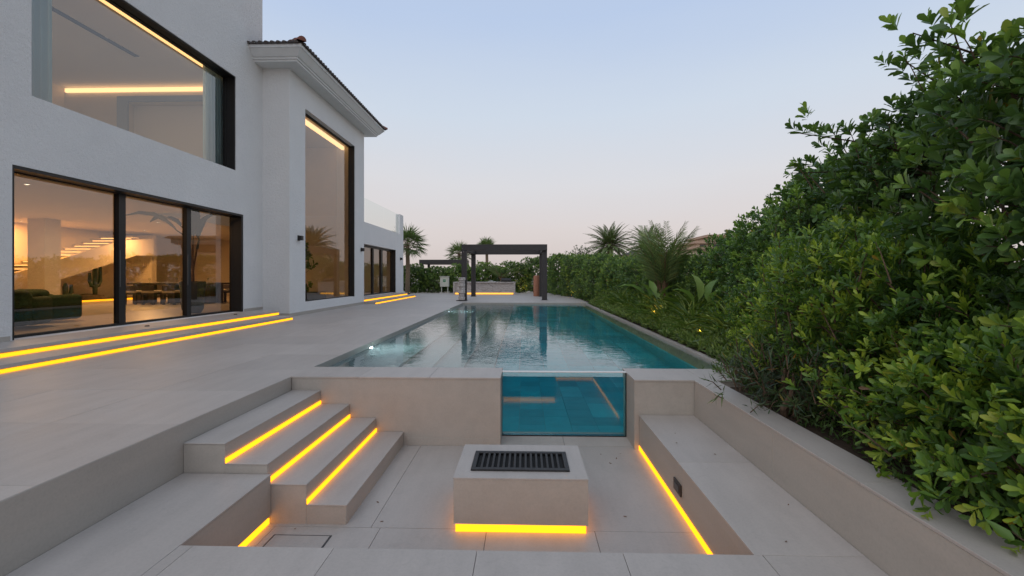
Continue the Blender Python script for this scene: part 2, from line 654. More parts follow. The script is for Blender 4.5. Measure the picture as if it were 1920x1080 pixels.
# water body
wb = MB()
pl = [(PX0 + .002, PY0 - .01), (-.335, PY0 - .01), (-.335, 6.425), (1.425, 6.425), (1.425, PY0 - .01), (PX1 + .01, PY0 - .01), (PX1 + .01, PY1 - .002), (PX0 + .002, PY1 - .002)]
wb.prism(pl, 'z', DEEP - .05, WL)
wtr = tag(wb.build('water', M['water']), kind='structure')

# planting bed soil on the right
soil = MB()
nx, ny = 10, 40
vs = []
for j in range(ny + 1):
    for i in range(nx + 1):
        x = 3.155 + i * .6
        y = 6.7 + j * .75
        if j == 0 or True:
            vs.append((x, y, -.06 + .05 * math.sin(x * 5.1 + y * 2.3) * (i > 0)))
soil.raw(vs, [(j * (nx + 1) + i, j * (nx + 1) + i + 1, (j + 1) * (nx + 1) + i + 1, (j + 1) * (nx + 1) + i) for j in range(ny) for i in range(nx)])
soil.raw([(2.45, -3, -.09), (9.2, -3, -.09), (9.2, 6.695, -.09), (2.45, 6.695, -.09)], [(0, 1, 2, 3)])
tag(soil.build('planting_bed', M['soil'], smooth=True), kind='structure')

# ================================================================ SUNKEN COURT THINGS
# pool front walls
pw = thing('pool_wall', 'beige stone wall left of the acrylic pool window, above the lit steps', 'wall', (-1.7, 6.2, -.9))
MB().box(-3.095, -.32, 5.965, 6.6, -1.2, -.022).build('wall_face', M['stone_wall'], pw)
for a, b in ((-3.118, -2.2), (-2.196, -1.26), (-1.256, -.318)):
    MB().box(a, b, 5.955, 6.612, -.02, 0).build('cap_slab', M['stone'], pw, .002)
MB().box(-1.55, -.322, 5.957, 5.965, -.898, -.80).build('skirting', M['stone_wall'], pw)
pw2 = thing('pool_wall', 'beige stone wall right of the acrylic pool window, behind the bench', 'wall', (2.3, 6.2, -.9))
MB().box(1.41, 3.2, 5.90, 6.6, -1.2, -.022).build('wall_face', M['stone_wall'], pw2)
for a, b in ((1.408, 2.3), (2.304, 3.22)):
    MB().box(a, b, 5.888, 6.612, -.02, 0).build('cap_slab', M['stone'], pw2, .002)
MB().box(-.32, 1.41, 6.36, 6.6, -1.2, -.905).build('window_sill', M['stone_wall'], pw)

# acrylic window
ac = thing('acrylic_window', 'clear acrylic pool window showing turquoise water behind the fire pit', 'pool window', (.54, 6.39, -.9))
MB().box(-.318, 1.408, 6.36, 6.418, -.885, -.012).build('panel', M['acrylic'], ac)
MB().box(-.318, 1.408, 6.355, 6.425, -.904, -.886).build('seal', M['black'], ac)
MB().box(1.395, 1.409, 6.352, 6.359, -.885, -.012).build('seal', M['black'], ac)
MB().box(-.318, 1.408, 6.352, 6.424, -.011, -.001).build('top_edge', M['white_china'], ac)

# steps, four treads
st = thing('stone_steps', 'beige stone steps with three amber lit risers, left of the fire pit', 'steps', (-2.3, 5, -.9))
tr = [(-3.093, -2.71, -.18), (-2.71, -2.32, -.36), (-2.32, -1.965, -.54), (-1.965, -1.60, -.72)]
for i, (x0, x1, z) in enumerate(tr):
    MB().box(x0, x1, 4.04, 5.955, -.905, z - .0125).build('riser', M['stone_wall'], st, .003)
    MB().box(x0 + .0055, x1 + .005, 4.034, 5.956, z - .012, z).build('tread', M['stone'], st, .003)
    if i < 3:
        MB().box(x1 + .0055, x1 + .014, 4.036, 5.953, tr[i + 1][2] + .001, tr[i + 1][2] + .045).build('led_strip', M['led'], st)

# left bench, between terrace and court
bl = thing('stone_bench', 'wide stone ledge bench beside the terrace, left of the steps', 'bench', (-2.7, 1, -.9))
MB().box(-3.09, -2.31, -3, 4.03, -1.1, -.47).build('base', M['stone_wall'], bl)
MB().box(-3.09, -2.283, -3, .6, -.468, -.45).build('seat_slab', M['stone'], bl, .002)
MB().box(-3.09, -2.283, .604, 4.03, -.468, -.45).build('seat_slab', M['stone'], bl, .002)
MB().box(-2.308, -2.285, 2.953, 4.03, -.82, -.47).build('front_face', M['stone_wall'], bl)
MB().box(-2.308, -2.296, 2.953, 4.03, -.895, -.845).build('led_strip', M['led'], bl)

# right bench
br = thing('stone_bench', 'long stone bench along the hedge side of the court, lit underneath', 'bench', (1.85, 3, -.9))
MB().box(1.53, 2.165, 2.95, 5.90, -1.1, -.47).build('base', M['stone_wall'], br)
MB().box(1.518, 2.165, -3, 2.948, -1.1, -.47).build('base', M['stone_wall'], br)
MB().box(1.47, 1.529, 2.953, 5.885, -.898, -.47).build('front_face', M['stone_wall'], br)
MB().box(1.462, 1.4695, 2.953, 5.885, -.898, -.842).build('led_strip', M['led'], br)
for a, b, x in ((-3, 2.2, 1.519), (2.204, 2.948, 1.519), (2.952, 4.4, 1.465), (4.404, 5.887, 1.465)):
    MB().box(x, 2.165, a, b, -.468, -.45).build('seat_slab', M['stone'], br, .002)
so_ = thing('wall_socket', 'small bronze outdoor socket on the face of the lit bench', 'socket', (1.47, 4.4, -.69))
MB().box(1.452, 1.469, 4.30, 4.50, -.74, -.63).build('plate', M['plate_metal'], so_, .006, seg=2)
MB().box(1.446, 1.4515, 4.33, 4.47, -.715, -.655).build('cover', M['frame_light'], so_, .004)

# planter wall behind the right bench
pwall = thing('planter_wall', 'low beige planter wall between the bench and the hedge', 'wall', (2.3, 2, -.9))
for a, b in ((-3, -.2), (-.197, 4.05), (4.053, 5.887)):
    MB().box(2.168, 2.42, a, b, -1.1, -.021).build('wall_panel', M['stone_wall'], pwall, .003)
for a, b in ((-3, .9), (.903, 3.0), (3.003, 4.7), (4.703, 5.886)):
    MB().box(2.164, 2.45, a, b, -.02, 0).build('cap_slab', M['stone'], pwall, .002)

# fire pit
fp = thing('fire_pit', 'square stone fire pit table with iron grate, glowing underneath', 'fire pit', (-.04, 4.33, -.9))
FX0, FX1, FY0, FY1, FT = -.62, .545, 3.94, 4.72, -.42
MB().box(FX0 + .06, FX1 - .06, FY0 + .06, FY1 - .06, -.899, -.822).build('plinth', M['stone_wall'], fp)
body = MB()
wall_mesh(body, 'x', FX0, FX1, FY0, FY1, -.82, -.432, [])
body.build('body', M['stone_wall'], fp, .003)
top = MB()
gx0, gx1, gy0, gy1 = -.475, .39, 4.09, 4.50
for q in ((FX0 - .003, FX1 + .003, FY0 - .003, gy0), (FX0 - .003, FX1 + .003, gy1, FY1 + .003), (FX0 - .003, gx0, gy0, gy1), (gx1, FX1 + .003, gy0, gy1)):
    top.box(*q, -.431, FT)
top.build('top_slab', M['stone'], fp)
MB().box(gx0 + .003, gx1 - .003, gy0 + .003, gy1 - .003, -.4315, -.4305).build('burner_tray', M['black'], fp)
gr = MB()
z0, z1 = -.425, -.402
gr.box(gx0 - .012, gx1 + .012, gy0 - .012, gy0 + .035, FT + .001, z1).box(gx0 - .012, gx1 + .012, gy1 - .035, gy1 + .012, FT + .001, z1)
gr.box(gx0 - .012, gx0 + .03, gy0 + .036, gy1 - .036, FT + .001, z1).box(gx1 - .03, gx1 + .012, gy0 + .036, gy1 - .036, FT + .001, z1)
gro = gr.build('grate', M['iron'], fp, .003)
nb = 16
for i in range(nb - 1):
    x = gx0 + .03 + (gx1 - gx0 - .06) * (i + 1) / nb
    MB().box(x - .011, x + .011, gy0 + .036, gy1 - .036, FT + .001, z1 - .003).build('grate_bar', M['iron'], gro, .002)
le = MB()
le.box(FX0 + .015, FX1 - .015, FY0 + .015, FY0 + .03, -.897, -.823).box(FX0 + .015, FX1 - .015, FY1 - .03, FY1 - .015, -.897, -.823)
le.box(FX0 + .015, FX0 + .03, FY0 + .032, FY1 - .032, -.897, -.823).box(FX1 - .03, FX1 - .015, FY0 + .032, FY1 - .032, -.897, -.823)
le.build('led_strip', M['led'], fp)

# floor hatch near the steps
ht = thing('access_hatch', 'flush stone access hatch with a dark edge at the foot of the steps', 'hatch', (-1.9, 3.5, -.9))
MB().box(-2.16, -1.655, 3.36, 3.865, -.8985, -.8955).build('frame', M['frame_light'], ht)
MB().box(-2.145, -1.67, 3.375, 3.85, -.8955, -.893).build('cover', M['stone'], ht)

# pool lamps
for (y, lab) in ((9.05, 'white underwater pool lamp nearest the camera on the terrace side'), (18.4, 'white underwater pool lamp at the far end of the terrace side')):
    t = thing('pool_lamp', lab, 'pool lamp', (PX0, y, -.2), 'lamps in the pool side')
    MB().raw([(PX0 + .034, y, -.2)] + [(PX0 + .03, y + .075 * math.cos(k * math.pi / 6), -.2 + .075 * math.sin(k * math.pi / 6)) for k in range(12)],
             [(0, 1 + k, 1 + (k + 1) % 12) for k in range(12)]).build('lens', M['pool_lamp'], t)
    MB().tube([(PX0 + .012, y, -.2), (PX0 + .024, y, -.2)], .095, 14).build('ring', M['frame_light'], t)
    L = bpy.data.lights.new('pool_lamp_light', 'AREA')
    L.shape = 'DISK'
    L.size = .14
    L.energy = 32
    L.color = (.80, .95, 1.0)
    o = bpy.data.objects.new('pool_lamp_light', L)
    o.parent = t
    o.location = (.06, 0, 0)
    o.rotation_euler = Vector((1, .15, -.12)).to_track_quat('-Z', 'Y').to_euler()
    COL.objects.link(o)

# fallen leaves on the court floor and bench
spots = [(1.12, 5.6, -.899), (1.02, 5.45, -.899), (1.2, 5.75, -.899), (1.25, 5.35, -.899), (.95, 5.72, -.899), (.93, 4.25, -.899), (-1.45, 4.45, -.899), (-1.3, 4.1, -.899), (-2.02, 3.95, -.892),
         (1.75, 3.1, -.449), (1.9, 4.6, -.449), (1.62, 4.9, -.449), (2.05, 3.6, -.449), (1.85, 2.6, -.449), (1.7, 5.2, -.449), (1.55, 2.3, -.449), (-2.6, 2.5, -.449), (1.95, 2.2, -.449)]
lm = None
for i, (x, y, z) in enumerate(spots):
    if lm is None:
        o = MB().raw([(-.5, 0, .05), (-.1, -.2, 0), (.3, -.16, .04), (.5, 0, .1), (.3, .16, .03), (-.1, .2, .02)], [(0, 1, 2, 3, 4, 5)]).build('fallen_leaf', M['litter'])
        lm = o.data
    else:
        o = bpy.data.objects.new('fallen_leaf', lm)
        COL.objects.link(o)
    o.location = (x, y, z + .002)
    o.rotation_euler = (random.uniform(-.2, .2), random.uniform(-.2, .2), random.uniform(0, 6.28))
    s = random.uniform(.018, .04)
    o.scale = (s, s, s)
    where = 'on the bench seat along the planter wall' if x > 1.5 else 'on the ledge bench by the terrace' if x < -2.3 else 'on the court floor by the foot of the steps' if x < -1 else 'on the court floor beside the fire pit' if y < 5 else 'on the court floor below the acrylic window'
    tag(o, 'small brown leaf fallen ' + where, 'leaf', 'leaves fallen ' + where)

# ================================================================ THE HOUSE
XW, XB = -8.60, -7.70
house = thing('villa', 'white stuccoed two storey villa with large lit windows beside the pool', 'house', (-12, 12, 0))


def window(name, label, x, y0, y1, z0, z1, mull, fw=.07, depth=.09, jamb=None, panes=True, parent=house):
    """glazing in the plane x facing +X; mull = list of (y, width)"""
    fr = MB()
    fr.box(x - depth, x, y0, y1, z0, z0 + fw * .6).box(x - depth, x, y0, y1, z1 - fw, z1)
    fr.box(x - depth, x, y0, y0 + fw, z0 + fw * .6, z1 - fw).box(x - depth, x, y1 - fw, y1, z0 + fw * .6, z1 - fw)
    w = fr.build(name, M['frame'], parent)
    w['label'] = label
    edges = [y0 + fw]
    for (ym, wm) in mull:
        MB().box(x - depth, x + .02, ym - wm / 2, ym + wm / 2, z0 + fw * .6, z1 - fw).build('mullion', M['frame'], w)
        edges += [ym - wm / 2, ym + wm / 2]
    edges.append(y1 - fw)
    for k in range(0, len(edges), 2):
        MB().raw([(x - depth / 2, edges[k], z0 + fw * .6), (x - depth / 2, edges[k + 1], z0 + fw * .6), (x - depth / 2, edges[k + 1], z1 - fw), (x - depth / 2, edges[k], z1 - fw)], [(0, 1, 2, 3)]).build('pane', M['glass'], w)
    return w


# outer walls
mb = MB()
wall_mesh(mb, 'x', XW, XW - .3, -4, 14.69, 0, 11.2, [(7.40, 13.68, .25, 3.21), (7.70, 13.32, 4.48, 7.27)])
mb.build('main_wall', M['stucco'], house)
mb = MB()
wall_mesh(mb, 'x', XB, XB - .3, 14.69, 21.6, 0, 8.14, [(15.76, 20.42, .42, 7.22)])
mb.box(XW - .3, XB - .3, 14.69, 14.99, 0, 8.14).box(XW - .3, XB - .3, 21.3, 21.6, 0, 8.14)
mb.build('bay_wall', M['stucco'], house)
mb = MB()
wall_mesh(mb, 'x', XW, XW - .3, 21.6, 32.0, 0, 4.25, [(22.8, 30.12, .25, 3.08)])
mb.box(-22, XW - .3, 31.7, 32.0, 0, 4.25)
mb.build('low_wing_wall', M['stucco'], house)
MB().box(XW - .3, XW, 31.15, 32.0, 4.251, 5.61).build('parapet_pier', M['stucco'], house)
# shell behind: slabs, roofs, rear walls (seal the rooms)
mb = MB()
mb.box(-22, XW - .3, -4, 31.7, 0, .25).box(XW - .3, XB - .3, 14.99, 21.3, 0, .25)
mb.build('ground_floor', M['inner_floor'], house)
mb = MB()
mb.box(-22, XW - .3, -4, 14.69, 3.46, 4.30).box(-22, -12.6, 14.69, 31.7, 3.46, 4.30).box(-12.6, XW - .3, 21.3, 31.7, 3.46, 4.2)
mb.box(-12.6, XW - .3, 14.69, 14.99, 3.46, 4.30)
mb.build('upper_floor_slab', M['ceiling'], house)
mb = MB()
mb.box(-22, XW - .3, -4, 14.99, 7.47, 8.1).box(-12.6, XB - .3, 14.99, 21.3, 7.42, 8.1)
mb.build('upper_ceiling', M['ceiling'], house)
mb = MB()
mb.box(-22.3, -22, -4, 31.7, 0, 8.1).box(-22, XW - .3, -4.3, -4, 0, 8.1)
mb.box(-12.9, -12.6, 14.99, 21.3, 4.3, 7.42).box(-22, -15.2, 14.5, 14.68, 4.3, 7.47)
mb.box(-12.6, XW - .3, 21.32, 21.58, .25, 3.46).box(-12.6, XW - .3, 21.3, 21.6, 4.2, 8.1)
mb.box(-22, -12.6, 26.0, 26.2, .25, 3.46).box(-20.4, -20.2, 12, 26.0, .25, 3.46)
mb.box(-12.8, -12.6, 21.58, 31.7, .25, 3.46)
mb.box(-15.2, -15.0, -4, 14.5, 4.3, 7.47)
mb.build('inner_wall', M['inner_wall'], house)
mb = MB()
wall_mesh(mb, 'y', 14.42, 14.68, -15.0, XW - .3, 4.3, 7.47, [(-12.9, -9.4, 4.3, 6.95)])
mb.build('inner_wall', M['inner_wall'], house)
MB().box(-12.9, -9.4, 14.66, 14.675, 4.3, 6.95).build('portal_panel', M['ceiling'], house)
pf = MB().box(-13.2, -12.85, 14.36, 14.418, 4.3, 6.98).box(-13.2, -9.1, 14.36, 14.418, 6.981, 7.16).build('portal_frame', M['portal'], house)
MB().box(-22.3, XW - .31, -4.3, 14.6, 10.6, 11.1).build('main_roof', M['trim'], house)
MB().box(-22.0, -21.7, -4, 14.6, 8.1, 10.6).box(-22, XW - .31, 14.3, 14.6, 8.1, 10.6).build('rear_wall', M['stucco'], house)

# skirting
MB().box(XW, XW + .014, 13.72, 14.685, .251, .33).build('skirting', M['stone_wall'], house)
MB().box(XW, XW + .014, 5.2, 7.36, .251, .33).build('skirting', M['stone_wall'], house)
MB().box(XB, XB + .014, 14.67, 21.61, .002, .11).box(-8.2, XB, 14.674, 14.688, .002, .11).build('skirting', M['stone_wall'], house)

# windows
dw = window('sliding_door', 'dark framed sliding glass door of three panels on the ground floor', XW - .28, 7.40, 13.68, .25, 3.21, [(9.78, .17), (11.77, .15)], .085, .1)
MB().box(XW - .279, XW - .01, 13.60, 13.678, .253, 3.208).box(XW - .279, XW - .01, 7.402, 7.44, .253, 3.208).box(XW - .279, XW - .01, 7.442, 13.598, 3.15, 3.208).build('reveal', M['frame'], dw)
for y in (9.70, 11.70):
    MB().box(XW - .255, XW - .235, y - .012, y + .012, 1.1, 1.9).build('handle', M['frame_light'], dw)
uw = window('window', 'wide upper window with pale curtains at both ends', XW - .26, 7.70, 13.32, 4.48, 7.27, [], .05, .1)
MB().box(XW - .259, XW - .02, 13.28, 13.318, 4.482, 7.268).box(XW - .259, XW - .02, 7.704, 13.278, 7.24, 7.268).build('reveal', M['frame'], uw)
bw = window('window', 'tall double height window of the projecting bay', XB - .2, 15.76, 20.42, .42, 7.22, [], .06, .08)
MB().box(XB - .199, XB - .02, 20.38, 20.418, .422, 7.218).build('reveal', M['frame'], bw)
lw = window('sliding_door', 'far dark framed sliding door of the low wing', XW - .25, 22.8, 30.12, .25, 3.08, [(24.6, .2), (26.3, .2), (27.9, .3)], .12, .1)
MB().box(XW - .249, XW - .01, 30.06, 30.118, .252, 3.078).build('reveal', M['frame'], lw)

# cornice with mitred corner
prof = [(0, 8.141), (.47, 8.141), (.47, 8.20), (.52, 8.205), (.52, 8.26), (.56, 8.265), (.60, 8.31), (.68, 8.41), (.72, 8.46), (.75, 8.465), (.75, 8.56), (0, 8.56)]
path = lambda o: [(XW - .02, 14.69 - o), (XB + o, 14.69 - o), (XB + o, 21.6 + o), (XW - 4, 21.6 + o)]
vs, fs = [], []
for o, z in prof:
    vs += [(x, y, z) for x, y in path(o)]
n = len(prof)
for i in range(n):
    for k in range(3):
        fs.append((i * 4 + k, i * 4 + k + 1, ((i + 1) % n) * 4 + k + 1, ((i + 1) % n) * 4 + k))
fs.append(tuple(i * 4 for i in range(n)))
MB().raw(vs, fs).build('cornice', M['trim'], house)

# hipped tile roof over the bay
ex0, ex1, ey0, ey1, ez = XW - 4, XB + .78, 14.69 - .78, 21.6 + .78, 8.565
rise = .36
hy = (ey1 - ey0) / 2
rx = ex1 - hy
rz = ez + hy * rise
rf = MB().raw([(ex0, ey0, ez), (ex1, ey0, ez), (ex1, ey1, ez), (ex0, ey1, ez), (ex0, ey0 + hy, rz), (rx, ey0 + hy, rz)],
              [(0, 1, 5, 4), (1, 2, 5), (2, 3, 4, 5), (0, 4, 3), (0, 3, 2, 1)])
# front slope is cut by the main block: only keep east of it
roof = rf.build('roof', M['roof_tile'], house)


def barrel(mb, p, d, length, r=.1, n=5):
    """half round tile from p running along d"""
    d = Vector(d).normalized()
    a = d.cross(Vector((0, 0, 1))).normalized()
    u = a.cross(d)
    vs = []
    for t, rr in ((0, r), (length, r * .8)):
        for k in range(n + 1):
            th = math.pi * k / n
            vs.append(Vector(p) + d * t + a * math.cos(th) * rr + u * math.sin(th) * rr)
    fs = [(k, k + 1, n + 2 + k, n + 1 + k) for k in range(n)] + [tuple(range(n + 1))]
    mb.raw(vs, fs)


tl = MB()
k = 0
y = ey0 + .15
while y < ey1 - .1:
    L = min(y - ey0, ey1 - y)
    for c in range(int(L / .38) + 1):
        barrel(tl, (ex1 + .04 - c * .38, y, ez + .0 + c * .38 * rise - .01), (-1, 0, rise), .42, .075)
    y += .19
x = ex1 - .15
while x > XW - .1:
    L = ex1 - x
    for c in range(int(L / .38) + 1):
        barrel(tl, (x, ey0 - .04 + c * .38, ez + c * .38 * rise - .01), (0, 1, rise), .42, .075)
    x -= .19
tl.build('roof_tiles', M['roof_tile'], roof, kind='stuff')
rc = MB()
for k in range(6):
    barrel(rc, (ex1 + .05 - k * .33, ey0 - .05 + k * .33, ez + .05 + k * .33 * rise), (-1, 1, rise), .5, .13, 7)
rc.build('ridge_cap', M['ridge'], roof)
rc = MB()
barrel(rc, (ex1 + .05, ey1 + .05, ez + .03), (-1, -1, rise), 2, .12, 7)
rc.build('ridge_cap', M['ridge'], roof)

# roof terrace balustrade
bal = MB().box(XW - .14, XW - .1, 21.62, 31.14, 4.18, 4.27).build('balustrade', M['frame_light'], house)
for a, b in ((21.62, 24.7), (24.72, 27.9), (27.92, 31.14)):
    MB().raw([(XW - .12, a, 4.271), (XW - .12, b, 4.271), (XW - .12, b, 5.6), (XW - .12, a, 5.6)], [(0, 1, 2, 3)]).build('glass_panel', M['glass_clear'], bal)

# outside lamps on the wall
for (x, y, z, lab) in ((XB, 15.27, 2.63, 'black wall lamp at the near corner of the bay'), (XB, 21.2, 2.58, 'black wall lamp at the far corner of the bay'), (XW, 31.2, 2.53, 'black wall lamp beyond the far sliding door')):
    t = thing('wall_lamp', lab, 'wall lamp', (x, y, z), 'box lamps on the villa wall')
    MB().box(x + .001, x + .03, y - .06, y + .06, z - .09, z + .09).build('back_plate', M['frame'], t)
    MB().box(x + .031, x + .15, y - .07, y + .07, z - .075, z + .075).build('housing', M['frame'], t, .006)


# LED lit steps up to the doors
def house_steps(label, y0, y1, loc):
    t = thing('entrance_steps', label, 'steps', loc)
    MB().box(-7.78, XW - .001, y0, y1, 0.001, .198).build('landing_base', M['stone_wall'], t)
    MB().box(-7.16, -7.781, y0, y1 - .35, 0.001, .068).build('step_base', M['stone_wall'], t)
    ys_ = list(np.arange(y0, y1 - .01, 1.8)) + [y1]
    for a, b in zip(ys_[:-1], ys_[1:]):
        MB().box(-7.74, XW - .001, a, b - .003, .2, .25).build('landing_slab', M['stone'], t)
    ys_ = list(np.arange(y0, y1 - .36, 1.8)) + [y1 - .35]
    for a, b in zip(ys_[:-1], ys_[1:]):
        MB().box(-7.12, -7.775, a, b - .003, .07, .12).build('tread', M['stone'], t)
    MB().box(-7.778, -7.755, y0, y1, .123, .178).build('led_strip', M['led_step'], t)
    MB().box(-7.158, -7.135, y0, y1 - .35, .004, .052).build('led_strip', M['led_step'], t)
    return t


M['led_step'] = emit('amber_step_led', (1.0, .39, .01), 2.3)
house_steps('two long amber lit steps below the large three panel sliding door', 2.5, 14.15, (-7.8, 8, 0))
house_steps('two short amber lit steps below the far sliding door', 21.64, 29.85, (-7.8, 26, 0))
for y in (9.6, 12.6):
    t = tag(MB().lathe((-8.15, y, .251), [(.045, 0), (.045, .012), (.03, .02)], 12).build('floor_spotlight', M['iron']), ('near' if y < 10 else 'far') + ' little floor spotlight let into the landing before the door', 'spotlight')

# ---------------------------------------------------------------- interior, ground floor
MB().box(-18.25, -17.6, 16.2, 16.78, .251, 3.459).build('column', M['inner_wall'], house)
stair = thing('staircase', 'interior staircase with glowing treads and a white sloping parapet', 'staircase', (-19, 19, .25))
MB().prism([(14.6, .3), (14.6, .95), (20.4, 2.98), (22.2, 3.2), (22.2, 2.36), (21.2, 2.33), (17.7, 1.22), (15.0, .32)], 'x', -18.65, -18.5).build('parapet', M['inner_wall'], stair)
for k in range(17):
    y = 14.3 + k * .42
    z = .62 + (y - 13.9) * .362
    if z > 3.35:
        break
    MB().box(-20.19, -18.66, y, y + .47, z - .05, z).build('tread', M['inner_wall'], stair)
    MB().box(-20.15, -18.68, y + .06, y + .075, z - .085, z - .052).build('led_strip', M['led_stair'], stair)
MB().box(-18.5, -18.44, 14.6, 21.9, .252, .32).build('base_led_strip', M['led'], stair)
MB().box(-20.1, -18.66, 14.6, 24, .25, .31).build('gravel_bed', M['soil'], stair)
MB().box(-20.19, -18.7, 22.3, 22.6, .3, 3.4).build('end_wall', M['inner_wall'], stair)

# downlights: trim ring and glowing lens, each with its own lamp
def downlight(x, y, z, w, label, col=(1, .60, .27), group='ceiling downlights in the villa', size=.5):
    t = thing('downlight', label, 'downlight', (x, y, z), group)
    MB().lathe((x, y, z - .012), [(.07, .011), (.07, 0), (.05, 0), (.048, .008)], 14).build('trim_ring', M['white_china'], t)
    MB().lathe((x, y, z - .006), [(.045, 0), (.045, .003)], 12).build('lens', M['down'], t)
    a = bpy.data.lights.new('downlight_lamp', 'AREA')
    a.shape = 'DISK'
    a.size = size
    a.energy = w
    a.color = col
    o = bpy.data.objects.new('downlight_lamp', a)
    o.location = (0, 0, -.03)
    o.parent = t
    COL.objects.link(o)
    return t


downlight(-11.5, 10.2, 3.46, 70, 'lit ceiling downlight above the green armchairs')
downlight(-14.5, 17.6, 3.46, 105, 'lit ceiling downlight above the dining table')
downlight(-16.6, 13.6, 3.46, 80, 'lit ceiling downlight before the column')
downlight(-17.6, 20.6, 3.46, 130, 'lit ceiling downlight beside the staircase', (1, .5, .16))
downlight(-19.4, 17.0, 3.46, 120, 'lit ceiling downlight over the staircase treads', (1, .45, .12))
downlight(-10.8, 11.4, 7.47, 24, 'lit ceiling downlight of the upper room near the portal', (1, .86, .72))
downlight(-12.5, 8.5, 7.47, 22, 'lit ceiling downlight deep in the upper room', (1, .86, .72))
downlight(-10.3, 17.2, 7.42, 10, 'lit ceiling downlight high in the bay', (1, .86, .7))
downlight(-10.8, 18.5, 3.2, 1, 'hanging lit downlight low in the bay') if False else None
downlight(-10.8, 26.5, 3.46, 40, 'lit ceiling downlight in the low wing', (1, .66, .36))

# cove light strips
cv = MB().box(-9.30, -9.22, 4, 13.2, 7.36, 7.469).build('cove_light', M['led_soft'], house)
cv = MB().box(-14.9, -9.35, 14.33, 14.40, 7.30, 7.42).build('cove_light', M['led_soft'], house)
MB().box(-10.9, -10.75, 5, 12.4, 7.455, 7.469).build('air_slot', M['frame'], house)
MB().box(-8.62, -8.5, 15.1, 21.2, 7.28, 7.419).build('cove_light', M['led_soft'], house)


def curtain(label, x, y0, y1, z0, z1, nfold=7, amp=.07):
    vs, fs = [], []
    n = nfold * 8
    for i in range(n + 1):
        y = y0 + (y1 - y0) * i / n
        dx = amp * math.sin(i / 8 * 2 * math.pi) + .02 * math.sin(i * .37)
        for z in (z0, (z0 + z1) / 2, z1):
            vs.append((x + dx * (1 - .35 * (z - z0) / (z1 - z0)), y, z))
    for i in range(n):
        for k in (0, 1):
            fs.append((i * 3 + k, (i + 1) * 3 + k, (i + 1) * 3 + k + 1, i * 3 + k + 1))
    return tag(MB().raw(vs, fs).build('curtain', M['curtain'], smooth=True), label, 'curtain', 'curtains of the upper window')


curtain('pale blue curtain gathered at the near end of the upper window', -9.05, 7.5, 8.45, 4.31, 7.35)
curtain('pale blue curtain gathered at the far end of the upper window', -9.05, 12.55, 13.45, 4.31, 7.35)


# armchairs: rounded green tub chairs
def armchair(label, x, y, rz):
    t = thing('armchair', label, 'armchair', (0, 0, 0), 'green armchairs by the glass door')
    def puff(name, x0, x1, y0, y1, z0, z1, b):
        MB().box(x0, x1, y0, y1, z0, z1).build(name, M['green_velvet'], t, b, True, seg=4)
    puff('seat', -.42, .42, -.40, .36, .06, .43, .1)
    puff('backrest', -.46, .46, .22, .50, .05, .78, .13)
    puff('armrest', -.52, -.3, -.38, .36, .05, .64, .1)
    puff('armrest', .3, .52, -.38, .36, .05, .64, .1)
    t.location = (x, y, .255)
    t.rotation_euler = (0, 0, rz)
    return t


armchair('green velvet armchair behind the glass door, the nearer of two', -10.75, 9.25, R(205))
armchair('green velvet armchair behind the glass door, the farther of two', -11.35, 10.55, R(170))

# dining table
dt = thing('dining_table', 'long dark dining table laid with plates behind the middle door panel', 'table', (-13.9, 17.9, .25))
MB().box(-15.7, -12.2, 17.5, 18.6, 1.0, 1.07).build('table_top', M['wood'], dt, .01)
for x in (-15.4, -14.0, -12.6):
    MB().box(x - .16, x + .16, 17.65, 17.95, .251, .999).build('leg', M['wood'], dt)
    MB().box(x - .16, x + .16, 18.15, 18.45, .251, .999).build('leg', M['wood'], dt)


def dchair(label, x, y, rz):
    t = thing('dining_chair', label, 'chair', (0, 0, 0), 'dining chairs round the long table')
    MB().box(-.25, .25, -.25, .25, .44, .53).build('cushion', M['cushion'], t, .03, True, seg=3)
    MB().box(-.25, .25, -.24, .24, .38, .435).build('seat', M['wood'], t)
    for sx in (-1, 1):
        for sy in (-1, 1):
            MB().box(sx * .2 - .035, sx * .2 + .035, sy * .2 - .035, sy * .2 + .035, 0, .379).build('leg', M['wood'], t)
    MB().box(-.24, .24, .2, .25, .531, .72).build('backrest', M['wood'], t, .01)
    t.location = (x, y, .252)
    t.rotation_euler = (0, 0, rz)
    return t


places = ['first', 'second', 'third', 'last']
for i, x in enumerate((-15.0, -14.3, -13.5, -12.8)):
    dchair('cream cushioned dining chair on the window side of the table, %s from the stairs' % places[i], x, 17.1, R(180))
    dchair('cream cushioned dining chair on the far side of the table, %s from the stairs' % places[i], x, 19.0, 0)
for i in range(14):
    x = -15.4 + i * .22
    y = 17.75 + .55 * (i % 2)
    if i % 3 < 2:
        tag(MB().lathe((x, y, 1.072), [(.05, 0), (.12, .015), (.125, .02)], 12).build('plate', M['white_china']), 'white plate on the %s side of the long dining table' % ('window', 'far')[i % 2], 'plate', 'plates on the %s side of the table' % ('window', 'far')[i % 2])
    else:
        tag(MB().lathe((x, y, 1.072), [(.035, 0), (.008, .01), (.008, .09), (.04, .13), (.035, .2)], 10).build('wine_glass', M['glass_clear']), 'stemmed glass on the %s side of the long dining table' % ('window', 'far')[i % 2], 'glass', 'glasses on the %s side of the table' % ('window', 'far')[i % 2])

